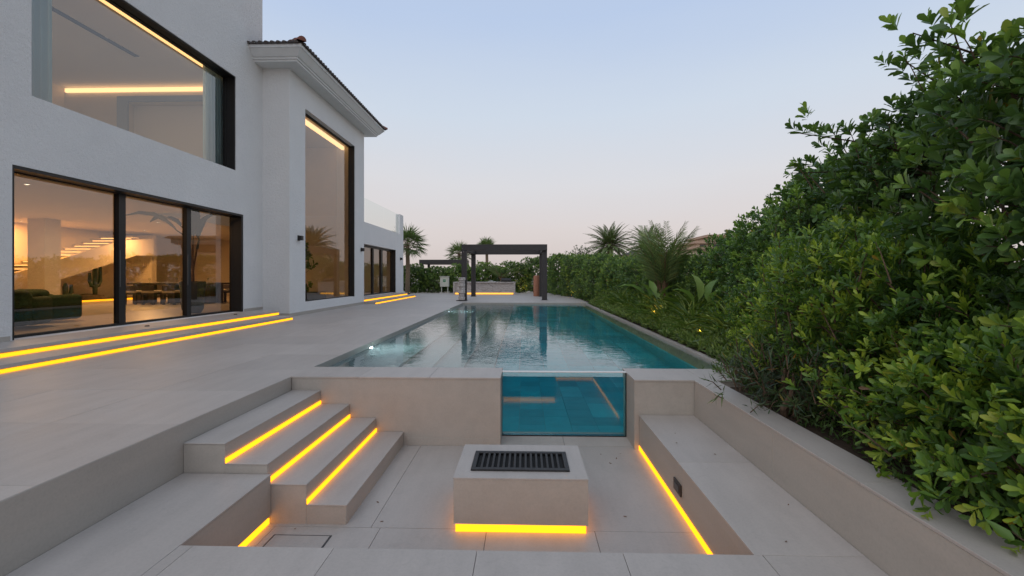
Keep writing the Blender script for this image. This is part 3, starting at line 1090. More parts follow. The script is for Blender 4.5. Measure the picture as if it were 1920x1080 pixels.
# cacti in the bed under the stairs
def cactus(label, x, y, h, arms):
    t = thing('cactus', label, 'cactus', (x, y, .31), 'cacti under the staircase')
    def rib(c, r0, hh):
        return [(r0 * .8, 0), (r0, hh * .3), (r0, hh * .8), (r0 * .7, hh * .95), (r0 * .2, hh)]
    MB().lathe((x, y, .25), rib(0, .09, h), 9).build('stem', M['cactus'], t, 0, True)
    for a in arms:
        MB().tube([(x, y, .25 + h * .35), (x, y + a * .18, .25 + h * .38), (x, y + a * .24, .25 + h * .5), (x, y + a * .25, .25 + h * (.8 + .1 * a))], [.06, .07, .075, .05], 8).build('arm', M['cactus'], t, 0, True)


cactus('tall branching cactus in the bed under the stairs', -19.0, 19.6, 1.75, (-1, 1))
cactus('short cactus beside the tall branching cactus', -19.0, 18.3, .8, (1,))
cactus('low stub cactus nearest the column', -19.0, 17.8, .62, ())
tag(MB().lathe((-19.3, 19.6, .31), [(.62, 0), (.5, .18), (.2, .24)], 16).build('gravel_mound', M['soil']), 'dark gravel mound at the foot of the cacti', 'gravel')

# ================================================================ FAR END OF THE TERRACE
pg = thing('pergola', 'dark square pergola with louvred roof at the far end of the pool', 'pergola', (-1.1, 27.7, 0))
A = [(-3.38, 25.35), (1.10, 25.5), (-3.38, 29.9), (1.10, 29.9)]
for x, y in A:
    MB().box(x - .14, x + .14, y - .14, y + .14, .001, 2.758).build('post', M['pergola'], pg, .006)
    MB().box(x - .2, x + .2, y - .2, y + .2, .001, .012).build('foot_plate', M['pergola'], pg)
MB().box(-3.52, 1.24, 25.2, 25.48, 2.76, 3.10).build('beam', M['pergola'], pg, .006)
MB().box(-3.52, 1.24, 29.77, 30.04, 2.76, 3.10).build('beam', M['pergola'], pg, .006)
MB().box(-3.52, -3.25, 25.482, 29.768, 2.76, 3.10).build('beam', M['pergola'], pg)
MB().box(.97, 1.24, 25.482, 29.768, 2.76, 3.10).build('beam', M['pergola'], pg)
lv = None
for k in range(24):
    y = 25.58 + k * .176
    if lv is None:
        lv = MB().box(-2.11, 2.11, -.082, .082, -.012, .012).build('louvre', M['louvre'], pg)
        o = lv
    else:
        o = bpy.data.objects.new('louvre', lv.data)
        COL.objects.link(o)
        o.parent = pg
    o.location = Vector((-1.14, y, 2.84)) - pg.location
    o.rotation_euler = (R(14), 0, 0)

p2 = thing('pergola', 'flat dark pergola roof showing above the far hedge behind the villa', 'pergola', (-8, 44, 0))
for x in (-9.75, -5.9):
    MB().box(x - .12, x + .12, 42.9, 43.1, -.15, 2.5).build('post', M['pergola'], p2)
    MB().box(x - .12, x + .12, 45.9, 46.1, -.15, 2.5).build('post', M['pergola'], p2)
MB().box(-10.0, -5.7, 42.8, 46.3, 2.5, 2.9).build('roof_frame', M['pergola'], p2)

# outdoor kitchen counter
ct = thing('outdoor_counter', 'grey veined marble outdoor kitchen counter lit along its foot', 'counter', (-3, 33.4, 0))
MB().box(-5.1, -.82, 33.08, 33.9, .13, .84).build('front_panel', M['marble'], ct)
MB().box(-5.22, -5.101, 33.0, 33.95, .001, .84).build('end_panel', M['marble'], ct)
MB().box(-.819, -.70, 33.0, 33.95, .001, .84).build('end_panel', M['marble'], ct)
MB().box(-5.22, -.70, 32.99, 33.96, .841, .92).build('worktop', M['marble'], ct, .004)
MB().box(-5.09, -.83, 33.2, 33.85, .001, .129).build('plinth', M['marble'], ct)
MB().box(-5.08, -.84, 33.12, 33.19, .02, .125).build('led_strip', M['led_far'], ct)
gl = thing('grill', 'black built in gas grill with lid on the marble counter', 'grill', (-1.4, 33.4, .92))
MB().box(-1.75, -.98, 33.15, 33.75, .921, 1.0).build('body', M['frame'], gl, .01)
MB().prism([(33.17, 1.002), (33.73, 1.002), (33.70, 1.14), (33.6, 1.19), (33.3, 1.19), (33.2, 1.12)], 'x', -1.72, -1.01).build('lid', M['iron'], gl)
MB().tube([(-1.65, 33.14, 1.06), (-1.1, 33.14, 1.06)], .015, 8).build('handle', M['frame_light'], gl)
snk = thing('tray', 'white tray with dishes on the marble counter beside the grill', 'tray', (-2.4, 33.4, .92))
MB().box(-2.7, -2.1, 33.2, 33.6, .922, .945).build('base', M['white_china'], snk, .008)
MB().lathe((-2.45, 33.4, .946), [(.06, 0), (.14, .06), (.15, .07)], 14).build('bowl', M['white_china'], snk)
MB().tube([(-2.0, 33.6, .92), (-2.0, 33.6, 1.16), (-2.0, 33.5, 1.2), (-2.0, 33.42, 1.15)], .015, 7).build('tap', M['frame_light'], snk)

# carved stone totem, terracotta column
tt = thing('stone_totem', 'slim grey carved stone totem standing at the pool corner', 'sculpture', (-3.42, 24.6, 0))
z = .03
MB().box(-3.70, -3.14, 24.35, 24.85, .001, .03).build('base', M['iron'], tt)
prev = None
for k, (w, h) in enumerate(((.19, .20), (.165, .16), (.20, .22), (.17, .14), (.205, .21), (.175, .13), (.20, .17))):
    dx = random.uniform(-.02, .02)
    MB().lathe((-3.42 + dx, 24.6, z), [(w * .8, 0), (w, .03), (w * .96, h * .5), (w, h - .03), (w * .82, h)], 7).build('carved_block', M['marble'], tt)
    z += h + .001
tc_ = thing('terracotta_column', 'round terracotta column under the right side of the pergola', 'column', (.78, 30.4, 0))
MB().lathe((.78, 30.45, .001), [(.2, 0), (.205, .02), (.2, 1.3), (.19, 1.34), (.17, 1.36)], 24).build('drum', M['terracotta'], tc_, 0, True)
MB().lathe((.78, 30.45, 1.362), [(.17, 0), (.16, .02)], 24).build('rim', M['terracotta'], tc_)

# electrical cabinet before the far hedge
eb = thing('electric_cabinet', 'pale electrical cabinet with a green sign before the far hedge', 'cabinet', (-6.4, 36.2, 0))
MB().box(-6.75, -6.05, 36.05, 36.4, .5, 1.3).build('box', M['cabinet'], eb, .01)
MB().box(-6.79, -6.01, 36.0, 36.42, 1.301, 1.34).build('lid', M['cabinet'], eb)
MB().box(-6.5, -6.3, 36.04, 36.049, .88, 1.08).build('green_sign', M['green_print'], eb)
MB().box(-6.47, -6.33, 36.035, 36.0395, .97, .99).build('sign_mark', M['white_china'], eb)
for x in (-6.65, -6.15):
    MB().box(x - .03, x + .03, 36.15, 36.3, -.1, .499).build('leg', M['cabinet'], eb)


# garden spotlights
def spotlight(label, x, y, z, e=14, aim=(.25, .35, .9)):
    t = thing('garden_spotlight', label, 'spotlight', (x, y, z), 'garden spotlights among the plants')
    MB().tube([(x, y, z - .12), (x, y, z + .02)], .01, 6).build('spike', M['iron'], t)
    d = Vector(aim).normalized()
    c = Vector((x, y, z + .06))
    MB().tube([c - d * .05, c + d * .045], .035, 12).build('housing', M['iron'], t)
    MB().tube([c + d * .046, c + d * .05], .03, 12).build('lens', M['lens'], t)
    L = bpy.data.lights.new('spotlight_lamp', 'SPOT')
    L.energy = e
    L.color = (1.0, .50, .10)
    L.spot_size = R(100)
    L.spot_blend = .6
    L.shadow_soft_size = .03
    o = bpy.data.objects.new('spotlight_lamp', L)
    o.parent = t
    o.location = c + d * .07 - t.location
    o.rotation_euler = d.to_track_quat('-Z', 'Y').to_euler()
    COL.objects.link(o)


spotlight('small amber garden spotlight in the bed near the end of the pool edge wall', 3.42, 9.0, .12, 15, (.1, .3, .6))
spotlight('small amber garden spotlight under the strap leaved plants by the banana', 3.42, 12.2, .16, 13, (.2, .4, .6))
spotlight('small amber garden spotlight on the paving by the far right hedge', 2.9, 28.6, .03, 30, (.4, .5, .6))
spotlight('small amber garden spotlight at the foot of the hedge right of the counter', -.4, 35.6, .03, 22, (.3, .6, .6))
spotlight('small amber garden spotlight at the far corner of the low wing', -8.3, 32.4, .03, 16, (.1, .6, .6))

# ================================================================ PLANTS
def template(kind):
    if kind == 'obovate':      # folded along the midrib, broad towards the tip
        v = [(0, 0, 0), (.34, -.26, .05), (.34, .26, .05), (.34, 0, 0), (.74, -.42, .07), (.74, .42, .07), (.74, 0, .0), (.95, -.2, .0), (.95, .2, .0), (1, 0, -.03)]
        f = [(0, 1, 3), (0, 3, 2), (1, 4, 6, 3), (3, 6, 5, 2), (4, 7, 9, 6), (6, 9, 8, 5)]
    elif kind == 'simple':
        v = [(0, 0, 0), (.55, -.4, .06), (.55, .4, .06), (1, 0, 0), (.6, 0, -.02)]
        f = [(0, 1, 4), (0, 4, 2), (1, 3, 4), (4, 3, 2)]
    elif kind == 'lance':
        v = [(0, 0, 0), (.4, -.5, .03), (.4, .5, .03), (.4, 0, 0), (1, 0, -.06)]
        f = [(0, 1, 3), (0, 3, 2), (1, 4, 3), (3, 4, 2)]
    elif kind == 'strap':      # long arching blade
        v, f = [], []
        for i, (t, w, z) in enumerate(((0, .3, 0), (.3, .5, .10), (.6, .48, .10), (.85, .28, -.02), (1, .02, -.16))):
            v += [(t, -w, z + .02), (t, 0, z - .015), (t, w, z + .02)]
        for i in range(4):
            a = i * 3
            f += [(a, a + 3, a + 4, a + 1), (a + 1, a + 4, a + 5, a + 2)]
    elif kind == 'broad':
        v, f = [], []
        for i, (t, w, z) in enumerate(((0, .03, 0), (.22, .03, .04), (.3, .25, .07), (.45, .45, .10), (.65, .48, .10), (.85, .33, .02), (1, .02, -.12))):
            v += [(t, -w, z + .1 * w), (t, 0, z - .02), (t, w, z + .1 * w)]
        for i in range(6):
            a = i * 3
            f += [(a, a + 3, a + 4, a + 1), (a + 1, a + 4, a + 5, a + 2)]
    return np.array(v, dtype=np.float64), f


TPL = {k: template(k) for k in ('obovate', 'simple', 'lance', 'strap', 'broad')}


def unit(a):
    return a / np.maximum(np.linalg.norm(a, axis=1, keepdims=True), 1e-9)


def leaf_object(name, parent, m, kind, P, D, N, L, W, T, stuff=True):
    """many leaves in one mesh: P base points, D directions, N normals, L lengths, W widths, T tint"""
    tv, tf = TPL[kind]
    n, k = len(P), len(tv)
    D = unit(D)
    S = unit(np.cross(N, D))
    U = np.cross(D, S)
    co = (P[:, None, :] + D[:, None, :] * (tv[None, :, 0:1] * L[:, None, None]) + S[:, None, :] * (tv[None, :, 1:2] * W[:, None, None])
          + U[:, None, :] * (tv[None, :, 2:3] * L[:, None, None])).reshape(-1, 3)
    off = np.array(parent.location) if parent else np.zeros(3)
    co = co - off
    T = np.clip(T, 0, .9)
    if n > 400:
        T = np.where(rng.random(n) < .007, rng.uniform(.93, 1, n), T)
    lt = np.array([len(q) for q in tf])
    li = np.concatenate([np.array(q) for q in tf])
    me = bpy.data.meshes.new(name)
    me.vertices.add(n * k)
    me.vertices.foreach_set('co', co.astype(np.float32).ravel())
    nl, nf = len(li), len(lt)
    me.loops.add(n * nl)
    me.polygons.add(n * nf)
    me.loops.foreach_set('vertex_index', (li[None, :] + (np.arange(n) * k)[:, None]).astype(np.int32).ravel())
    st_ = np.concatenate([[0], np.cumsum(lt)[:-1]])
    me.polygons.foreach_set('loop_start', (st_[None, :] + (np.arange(n) * nl)[:, None]).astype(np.int32).ravel())
    me.polygons.foreach_set('use_smooth', np.ones(n * nf, dtype=bool))
    a = me.attributes.new('tint', 'FLOAT', 'POINT')
    a.data.foreach_set('value', np.repeat(T, k).astype(np.float32))
    me.update()
    me.validate()
    me.materials.append(m)
    o = bpy.data.objects.new(name, me)
    COL.objects.link(o)
    o.parent = parent
    if stuff:
        o['kind'] = 'stuff'
    return o


def rosettes(tips, dirs, nleaf, ln, wd, spread=(.5, 1.25), stem=.10, young=.4):
    """leaves set spirally round the last stretch of each twig"""
    n = len(tips)
    dirs = unit(dirs)
    ref = np.where(np.abs(dirs[:, 2:3]) < .9, np.array([[0, 0, 1.]]), np.array([[1., 0, 0]]))
    a = unit(np.cross(dirs, ref))
    b = np.cross(dirs, a)
    j = np.arange(nleaf)
    ph = rng.uniform(0, 6.28, (n, 1)) + j[None, :] * 2.4 + rng.normal(0, .3, (n, nleaf))
    tt_ = (j[None, :] + rng.uniform(-.3, .3, (n, nleaf))) / nleaf            # 0 outermost (young) .. 1 innermost (old)
    ang = spread[0] + (spread[1] - spread[0]) * np.clip(tt_, 0, 1) + rng.normal(0, .16, (n, nleaf))
    rad = a[:, None, :] * np.cos(ph)[..., None] + b[:, None, :] * np.sin(ph)[..., None]
    D = dirs[:, None, :] * np.cos(ang)[..., None] + rad * np.sin(ang)[..., None]
    D[..., 2] += .12
    N = dirs[:, None, :] * np.sin(ang)[..., None] - rad * np.cos(ang)[..., None]
    N = N + rng.normal(0, .22, N.shape)
    P = tips[:, None, :] - dirs[:, None, :] * (tt_[..., None] * stem) 
    s = rng.uniform(.6, 1.18, (n, nleaf)) * (0.72 + .42 * np.clip(tt_, 0, 1))
    T = np.clip(young * (1 - tt_) + rng.normal(.28, .16, (n, 1)) + rng.normal(0, .10, (n, nleaf)), 0, 1)
    f = lambda x: x.reshape(-1, 3)
    return f(P), f(D), f(N), (s * ln).ravel(), (s * wd).ravel(), T.ravel()


def hull(c, r, H, n, depth=.35, faces=(-1, -1), z0=0., lump=.16, seed=0, shape=3.2):
    """points in the outer shell of a clipped shrub, with outward directions; faces picks the sides to fill"""
    g = np.random.default_rng(seed)
    d = unit(g.normal(0, 1, (n * 3, 3)))
    d[:, 2] = np.abs(d[:, 2] * 1.0) * np.where(g.random(n * 3) < .55, 1, -1)
    keep = np.ones(len(d), bool)
    if faces[0]: keep &= (d[:, 0] * faces[0] > -.35)
    if faces[1]: keep &= (d[:, 1] * faces[1] > -.95)
    d = d[keep][:n]
    p = shape
    rr = (np.abs(d[:, 0]) ** p + np.abs(d[:, 1]) ** p + np.abs(d[:, 2]) ** p) ** (-1 / p)
    q = d * rr[:, None]
    sc = np.array([r[0], r[1], H / 2])
    ph = g.uniform(0, 6.28, 12)
    w = q * sc
    lumpv = sum(np.sin(w[:, 0] * k * 1.3 + ph[i] + w[:, 1] * k + ph[i + 3]) * np.sin(w[:, 2] * k * 1.2 + ph[i + 6] + w[:, 1] * .5 * k) / (i + 1) for i, k in enumerate((2.1, 4.3, 8.1)))
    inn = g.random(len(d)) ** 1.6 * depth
    pts = w * (1 + (lump * lumpv / np.linalg.norm(sc) * 1.6)[:, None]) - unit(q / sc) * inn[:, None]
    shoot = np.where(g.random(len(d)) < .13, g.random(len(d)) ** 2 * .20, 0)
    pts += unit(q / sc + np.array([0, 0, .25])) * shoot[:, None]
    pts += np.array([c[0], c[1], z0 + H / 2])
    nor = unit(q / sc)
    ok = pts[:, 2] > z0 + .02
    return pts[ok], nor[ok], inn[ok] / depth


def shrub(name, label, cat, c, r, H, n, ln, m, nleaf=8, kind='obovate', group=None, faces=(-1, -1), wd=.52, z0=-.05, seed=0, depth=.4, young=.4, lump=.16, up=.35, shape=3.2, stems=5, extra=None, bias=0.0, stem=.1):
    t = thing(name, label, cat, (c[0], c[1], z0), group)
    p, nn, ii = hull(c, r, H, n, depth, faces, z0, lump, seed, shape)
    d = nn + np.array([0, 0, up]) + rng.normal(0, .38, nn.shape)
    if extra:
        ep, ed = extra
        p = np.concatenate([p, ep])
        d = np.concatenate([d, ed])
        ii = np.concatenate([ii, np.zeros(len(ep))])
    P, D, N, L, W, T = rosettes(p, d, nleaf, ln, ln * wd, young=young, stem=stem)
    ph = rng.uniform(0, 6.28, 6)
    cl = np.sin(P[:, 0] * 5.3 + ph[0] + 2.1 * np.sin(P[:, 2] * 3.7 + ph[1])) * np.sin(P[:, 1] * 4.6 + ph[2] + 1.7 * np.sin(P[:, 0] * 4.1 + ph[3])) * np.sin(P[:, 2] * 5.9 + ph[4] + 1.9 * np.sin(P[:, 1] * 3.3 + ph[5]))
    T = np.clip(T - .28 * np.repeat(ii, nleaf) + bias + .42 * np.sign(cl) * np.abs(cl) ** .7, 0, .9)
    # stems, each a piece of its own, and twigs reaching to some of the leaf rosettes
    for k in range(stems):
        a = random.uniform(0, 6.28)
        bx, by = c[0] + random.uniform(-.35, .35) * r[0], c[1] + random.uniform(-.6, .6) * r[1]
        pts = [(bx, by, z0 - .05)]
        for q in range(1, 5):
            pts.append((bx + math.cos(a) * r[0] * .13 * q + random.uniform(-.05, .05), by + math.sin(a) * r[1] * .13 * q + random.uniform(-.05, .05), z0 + H * .19 * q))
        MB().tube(pts, [.035, .03, .024, .018, .01], 6).build('stem', M['bark'], t)
    s = MB()
    for k in rng.choice(len(p), min(len(p), 200), replace=False):
        e = Vector(p[k])
        dd = Vector(d[k]).normalized()
        tw = min(1, H / 1.2)
        s.tube([e - dd * .30 * tw - Vector((0, 0, .06)), e - dd * .12 * tw, e], [.007, .005, .003], 4, False)
    if extra:
        for bb, tip in twig_lines:
            s.tube([bb, (Vector(bb) + Vector(tip)) / 2 + Vector((0, 0, .03)), tip], [.012, .009, .004], 5)
    s.build('twigs', M['bark'], t, kind='stuff')
    return t, (P, D, N, L, W, T, kind, m)


def finish(tp, extract=0):
    """foliage mesh; the largest-looking leaves become separate pieces"""
    t, (P, D, N, L, W, T, kind, m) = tp
    if extract:
        cpos = np.array([0, 0, 1.33])
        v = P + D * (L[:, None] * .5) - cpos
        u = v[:, 0] / np.maximum(v[:, 1], .05)
        w = v[:, 2] / np.maximum(v[:, 1], .05)
        vis = (v[:, 1] > .8) & (u < 1.07) & (u > -1) & (np.abs(w) < .66)
        dist = np.linalg.norm(v, axis=1)
        score = np.where(vis, L / dist * np.abs((unit(N) * unit(v)).sum(1)) / dist, -1)
        pick = np.argsort(-score)[:extract]
        keep = np.ones(len(P), bool)
        keep[pick] = False
        tv, tf = TPL[kind]
        protos = {}
        for i in pick:
            key = min(5, int(T[i] * 6))
            if key not in protos:
                me = bpy.data.meshes.new('leaf')
                me.from_pydata([(a[0], a[1] * .42, a[2]) for a in tv], [], tf)
                me.shade_smooth()
                at = me.attributes.new('tint', 'FLOAT', 'POINT')
                at.data.foreach_set('value', np.full(len(tv), (key + .5) / 6, dtype=np.float32))
                me.materials.append(m)
                protos[key] = me
            o = bpy.data.objects.new('leaf', protos[key])
            COL.objects.link(o)
            o.parent = t
            d = Vector(D[i]).normalized()
            s = Vector(N[i]).cross(d).normalized()
            uu = d.cross(s)
            mt = Matrix((d, s * (W[i] / L[i] / .42), uu)).transposed() * L[i]
            o.matrix_local = Matrix.Translation(Vector(P[i]) - t.location) @ mt.to_4x4()
        P, D, N, L, W, T = P[keep], D[keep], N[keep], L[keep], W[keep], T[keep]
    leaf_object('foliage', t, m, kind, P, D, N, L, W, T)


HG = 'hedge shrubs along the garden boundary'


twig_lines = []


def branch_extra(base, tipdir, length, n, side):
    """a loose branch that reaches out of the hedge, with rosettes on side twigs"""
    b = np.array(base, float)
    d = unit(np.array([tipdir], float))[0]
    twig_lines.append((tuple(b), tuple(b + d * length)))
    P, D = [], []
    for i in range(n):
        t = .35 + .65 * (i + 1) / n
        off = np.array([rng.normal(0, .10), rng.normal(0, .08), rng.normal(.04, .10)]) * side
        P.append(b + d * length * t + off)
        D.append(d * .6 + off * 2.5 + np.array([0, 0, .45]))
    return np.array(P), np.array(D)


def join_extra(*e):
    return np.concatenate([a for a, b in e]), np.concatenate([b for a, b in e])


exA = join_extra(branch_extra((3.7, 3.3, 2.65), (-.55, .25, .45), .95, 24, 1.4), branch_extra((3.6, 2.7, 2.9), (-.4, .2, .8), .8, 9, 1))
exB = join_extra(branch_extra((4.0, 4.5, 2.45), (-.75, .30, .28), 1.25, 22, 1.1), branch_extra((4.0, 4.7, 2.35), (-.7, .45, .12), 1.15, 18, 1.1), branch_extra((4.0, 4.0, 2.6), (-.5, .1, .5), .9, 24, 1.4))
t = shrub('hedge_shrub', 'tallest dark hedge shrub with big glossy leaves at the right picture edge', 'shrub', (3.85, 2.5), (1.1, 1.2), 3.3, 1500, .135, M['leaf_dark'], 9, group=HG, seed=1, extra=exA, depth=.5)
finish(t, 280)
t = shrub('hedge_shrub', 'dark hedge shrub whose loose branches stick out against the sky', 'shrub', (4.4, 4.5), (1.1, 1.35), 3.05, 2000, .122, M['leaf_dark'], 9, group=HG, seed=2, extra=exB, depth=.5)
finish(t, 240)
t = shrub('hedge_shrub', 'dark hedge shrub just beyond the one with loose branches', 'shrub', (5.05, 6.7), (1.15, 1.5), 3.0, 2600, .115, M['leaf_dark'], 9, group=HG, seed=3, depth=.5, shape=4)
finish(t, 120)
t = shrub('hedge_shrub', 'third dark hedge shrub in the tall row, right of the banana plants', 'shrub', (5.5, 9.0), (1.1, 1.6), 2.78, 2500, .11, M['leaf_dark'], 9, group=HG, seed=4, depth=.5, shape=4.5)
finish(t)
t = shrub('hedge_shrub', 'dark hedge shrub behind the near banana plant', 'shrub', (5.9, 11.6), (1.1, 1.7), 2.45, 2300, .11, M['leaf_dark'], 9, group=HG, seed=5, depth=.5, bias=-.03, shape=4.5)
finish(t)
row = [((5.85, 14.2), 2.02, 'dark clipped hedge shrub directly behind the feathery palm'), ((5.6, 16.7), 2.05, 'dark clipped hedge shrub left of the feathery palm'),
       ((5.25, 19.4), 2.12, 'dark clipped hedge shrub below the distant date palm'), ((4.85, 22.2), 2.25, 'dark clipped hedge shrub where the pool edge ends'),
       ((4.5, 25.0), 2.5, 'dark clipped hedge shrub beside the front pergola post'), ((4.2, 27.8), 2.62, 'dark clipped hedge shrub beside the amber spotlight on the paving'),
       ((3.7, 30.6), 2.75, 'dark clipped hedge shrub right of the terracotta column'), ((3.0, 33.3), 2.95, 'dark clipped hedge shrub seen through the right of the pergola')]
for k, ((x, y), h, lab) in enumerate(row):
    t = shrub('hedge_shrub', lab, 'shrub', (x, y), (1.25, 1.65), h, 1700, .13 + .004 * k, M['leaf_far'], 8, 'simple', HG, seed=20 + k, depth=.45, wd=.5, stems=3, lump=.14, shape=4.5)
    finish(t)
far = [((1.2, 36.9), 2.9, 'dark hedge shrub behind the terracotta column'), ((-.9, 37.4), 2.45, 'dark hedge shrub behind the grill'),
       ((-3.1, 37.6), 2.35, 'yellowish hedge shrub behind the middle of the counter'), ((-5.2, 37.6), 2.3, 'yellowish hedge shrub behind the left end of the counter'),
       ((-7.3, 37.7), 2.15, 'dark hedge shrub behind the electrical cabinet'), ((-9.5, 37.7), 2.3, 'dark hedge shrub beside the end of the low wing')]
for k, ((x, y), h, lab) in enumerate(far):
    t = shrub('hedge_shrub', lab, 'shrub', (x, y), (1.4, 1.2), h, 2300, .15, M['leaf_far'], 8, 'simple', HG, faces=(0, -1), seed=40 + k, depth=.7, wd=.5, stems=3, bias=.14 if k in (2, 3) else 0, lump=.2)
    finish(t)

# lighter, smaller leaved shrubs in front of the hedge
LG = 'lime green shrubs along the planter wall'
lime = [((3.2, 2.35), (.66, .66), 1.15, .105, 'lime green shrub with yellowing leaves at the bottom right corner'),
        ((3.18, 3.35), (.66, .8), 1.45, .10, 'lime green shrub behind the planter wall, second from the picture edge'),
        ((3.28, 4.55), (.72, .95), 1.65, .095, 'lime green shrub in the middle of the planter wall'),
        ((3.78, 5.95), (.72, 1.0), 1.75, .085, 'tall lime green shrub at the corner of pool and planter wall'),
        ((4.05, 7.4), (.6, .8), 1.1, .08, 'lime green shrub farthest along the pool edge')]
for k, (c, r, h, ln, lab) in enumerate(lime):
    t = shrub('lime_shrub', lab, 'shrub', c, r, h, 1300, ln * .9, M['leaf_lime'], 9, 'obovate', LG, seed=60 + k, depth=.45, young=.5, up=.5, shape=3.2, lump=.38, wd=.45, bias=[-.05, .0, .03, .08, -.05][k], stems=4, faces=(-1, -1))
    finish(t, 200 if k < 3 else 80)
# a few yellow leaves
yl = thing('yellowed_twig', 'twig with a few yellow leaves among the green at the right edge', 'twig', (2.85, 2.62, .3))
P, D, N, L, W, T = rosettes(np.array([[2.62, 2.48, .42], [2.66, 2.5, .30], [2.60, 2.44, .05]]), np.array([[-.6, -.3, .4], [-.5, -.5, .3], [-.5, -.4, .1]]), 5, .1, .045)
leaf_object('leaves', yl, M['leaf_yellow'], 'obovate', P, D, N, L, W, T, False)
MB().tube([(3.0, 2.6, .1), (2.75, 2.52, .25), (2.62, 2.48, .42)], [.008, .006, .003], 5).build('twig', M['twig'], yl)

# dark lance-leaved shrub hanging over the wall cap
for k, (c, r, h, lab) in enumerate((((2.62, 4.75), (.32, .5), .62, 'dark narrow leaved shrub hanging over the planter wall cap'), ((2.78, 5.55), (.3, .3), .5, 'small dark narrow leaved plant at the corner of the pool wall'))):
    t = shrub('narrow_leaved_shrub', lab, 'shrub', c, r, h, 190 if k == 0 else 30, .15, M['leaf_lance'], 10, 'lance', 'narrow leaved shrubs at the wall cap', seed=70 + k, depth=.3, young=.3, up=.5, shape=2.0, lump=.3, wd=.12, faces=(0, 0), stem=.2)
    finish(t)

# low ground cover under the plants beside the pool
n = 6800
gy = 6.9 + rng.random(n) * 15.6
gx = 3.15 + rng.random(n) ** 1.2 * (1.45 + .1 * np.sin(gy))
mound = .62 + .38 * np.sin(gx * 4.1 + gy * 2.3) * np.sin(gy * 1.9 + 1.3 * np.sin(gx * 3.0))
hz = -.02 + (.14 + .52 * np.clip((gx - 3.15) / .6, 0, 1)) * mound * rng.random(n) ** .45
tips = np.stack([gx, gy, hz + .05], 1)
dirs = rng.normal(0, .5, (n, 3)) + np.array([-.5, -.15, .7])
P, D, N, L, W, T = rosettes(tips, dirs, 6, .15, .05, young=.3, stem=.14)
T = np.clip(T - .12 + .35 * (mound[:, None].repeat(6, 1).ravel() - .62), 0, .9)
gc = leaf_object('ground_cover', None, M['leaf_cover'], 'lance', P, D, N, L, W, T)
tag(gc, 'low leafy ground cover between the pool kerb and the hedge', 'ground cover', kind='stuff')
# the same low planting behind the planter wall
n = 1500
gy = 1.9 + rng.random(n) * 4.9
gx = 2.62 + rng.random(n) * 1.2
tips = np.stack([gx, gy, -.07 + .16 * rng.random(n)], 1)
P, D, N, L, W, T = rosettes(tips, rng.normal(0, .5, (n, 3)) + np.array([-.2, -.1, .8]), 5, .07, .03)
g2 = leaf_object('ground_cover', None, M['leaf_far'], 'simple', P, D, N, L, W, T * .6)
tag(g2, 'low creeping leaves on the soil behind the planter wall', 'ground cover', kind='stuff')


def strap_plant(label, x, y, h, n, m, wd=.045, z0=-.05, group='strap leaved plants beside the pool', bias=0):
    t = thing('strap_plant', label, 'plant', (x, y, z0), group)
    a = rng.uniform(0, 6.28, n)
    tilt = rng.uniform(.25, 1.15, n)
    D = np.stack([np.cos(a) * np.sin(tilt), np.sin(a) * np.sin(tilt), np.cos(tilt)], 1)
    N = np.stack([-np.cos(a) * np.cos(tilt), -np.sin(a) * np.cos(tilt), np.sin(tilt)], 1)
    P = np.stack([x + np.cos(a) * .05, y + np.sin(a) * .05, z0 + rng.random(n) * h * .3], 1)
    leaf_object('leaves', t, m, 'strap', P, D, N, h * rng.uniform(.7, 1.1, n), np.full(n, wd) * rng.uniform(.8, 1.2, n), np.clip(rng.normal(.5 + bias, .2, n), 0, 1), False)
    MB().tube([(x, y, z0 - .03), (x, y, z0 + h * .28)], [.03, .02], 6).build('stem', M['twig'], t)


sp = [(3.75, 8.3, .62), (4.2, 8.0, .7), (3.55, 9.7, .6), (4.15, 9.3, .75), (3.85, 10.9, .65), (3.5, 11.4, .6), (4.3, 11.7, .8), (3.65, 12.4, .7), (4.1, 13.0, .75), (3.55, 13.9, .62), (3.9, 14.9, .7), (3.6, 15.9, .65), (4.2, 16.4, .7), (3.7, 17.6, .7), (4.0, 19.0, .7)]
for i, (x, y, h) in enumerate(sp):
    strap_plant('arching strap leaved plant in the pool bed, number %s counted from the near end' % ['one', 'two', 'three', 'four', 'five', 'six', 'seven', 'eight', 'nine', 'ten', 'eleven', 'twelve', 'thirteen', 'fourteen', 'fifteen'][i], x, y, h * 1.3, 40, M['leaf_strap'], .034, bias=.2 if i in (3, 4, 5) else 0)


def broad_plant(label, x, y, h, leaves, m, z0=-.05, cat='banana plant', W0=.34, name='banana_plant'):
    t = thing(name, label, cat, (x, y, z0))
    P, D, N, L, W = [], [], [], [], []
    s = MB()
    for (az, tilt, ln, hb) in leaves:
        az, tilt = R(az), R(tilt)
        b = Vector((x, y, z0 + h * .15))
        e = Vector((x + math.cos(az) * .12, y + math.sin(az) * .12, z0 + h * hb))
        s.tube([b, (b + e) / 2 + Vector((0, 0, .03)), e], [.02, .016, .01], 6)
        P.append(e)
        D.append((math.cos(az) * math.sin(tilt), math.sin(az) * math.sin(tilt), math.cos(tilt)))
        N.append((-math.cos(az) * math.cos(tilt), -math.sin(az) * math.cos(tilt), math.sin(tilt)))
        L.append(ln)
        W.append(ln * W0)
    for i in range(len(P)):
        leaf_object('leaf', t, m, 'broad', np.array([P[i]]), np.array([D[i]]), np.array([N[i]]), np.array([L[i]]), np.array([W[i]]), np.array([random.uniform(.3, .9)]), False)
    s.tube([(x, y, z0 - .04), (x, y, z0 + h * .2)], [.05, .035], 8)
    s.build('stalk', M['twig'], t)


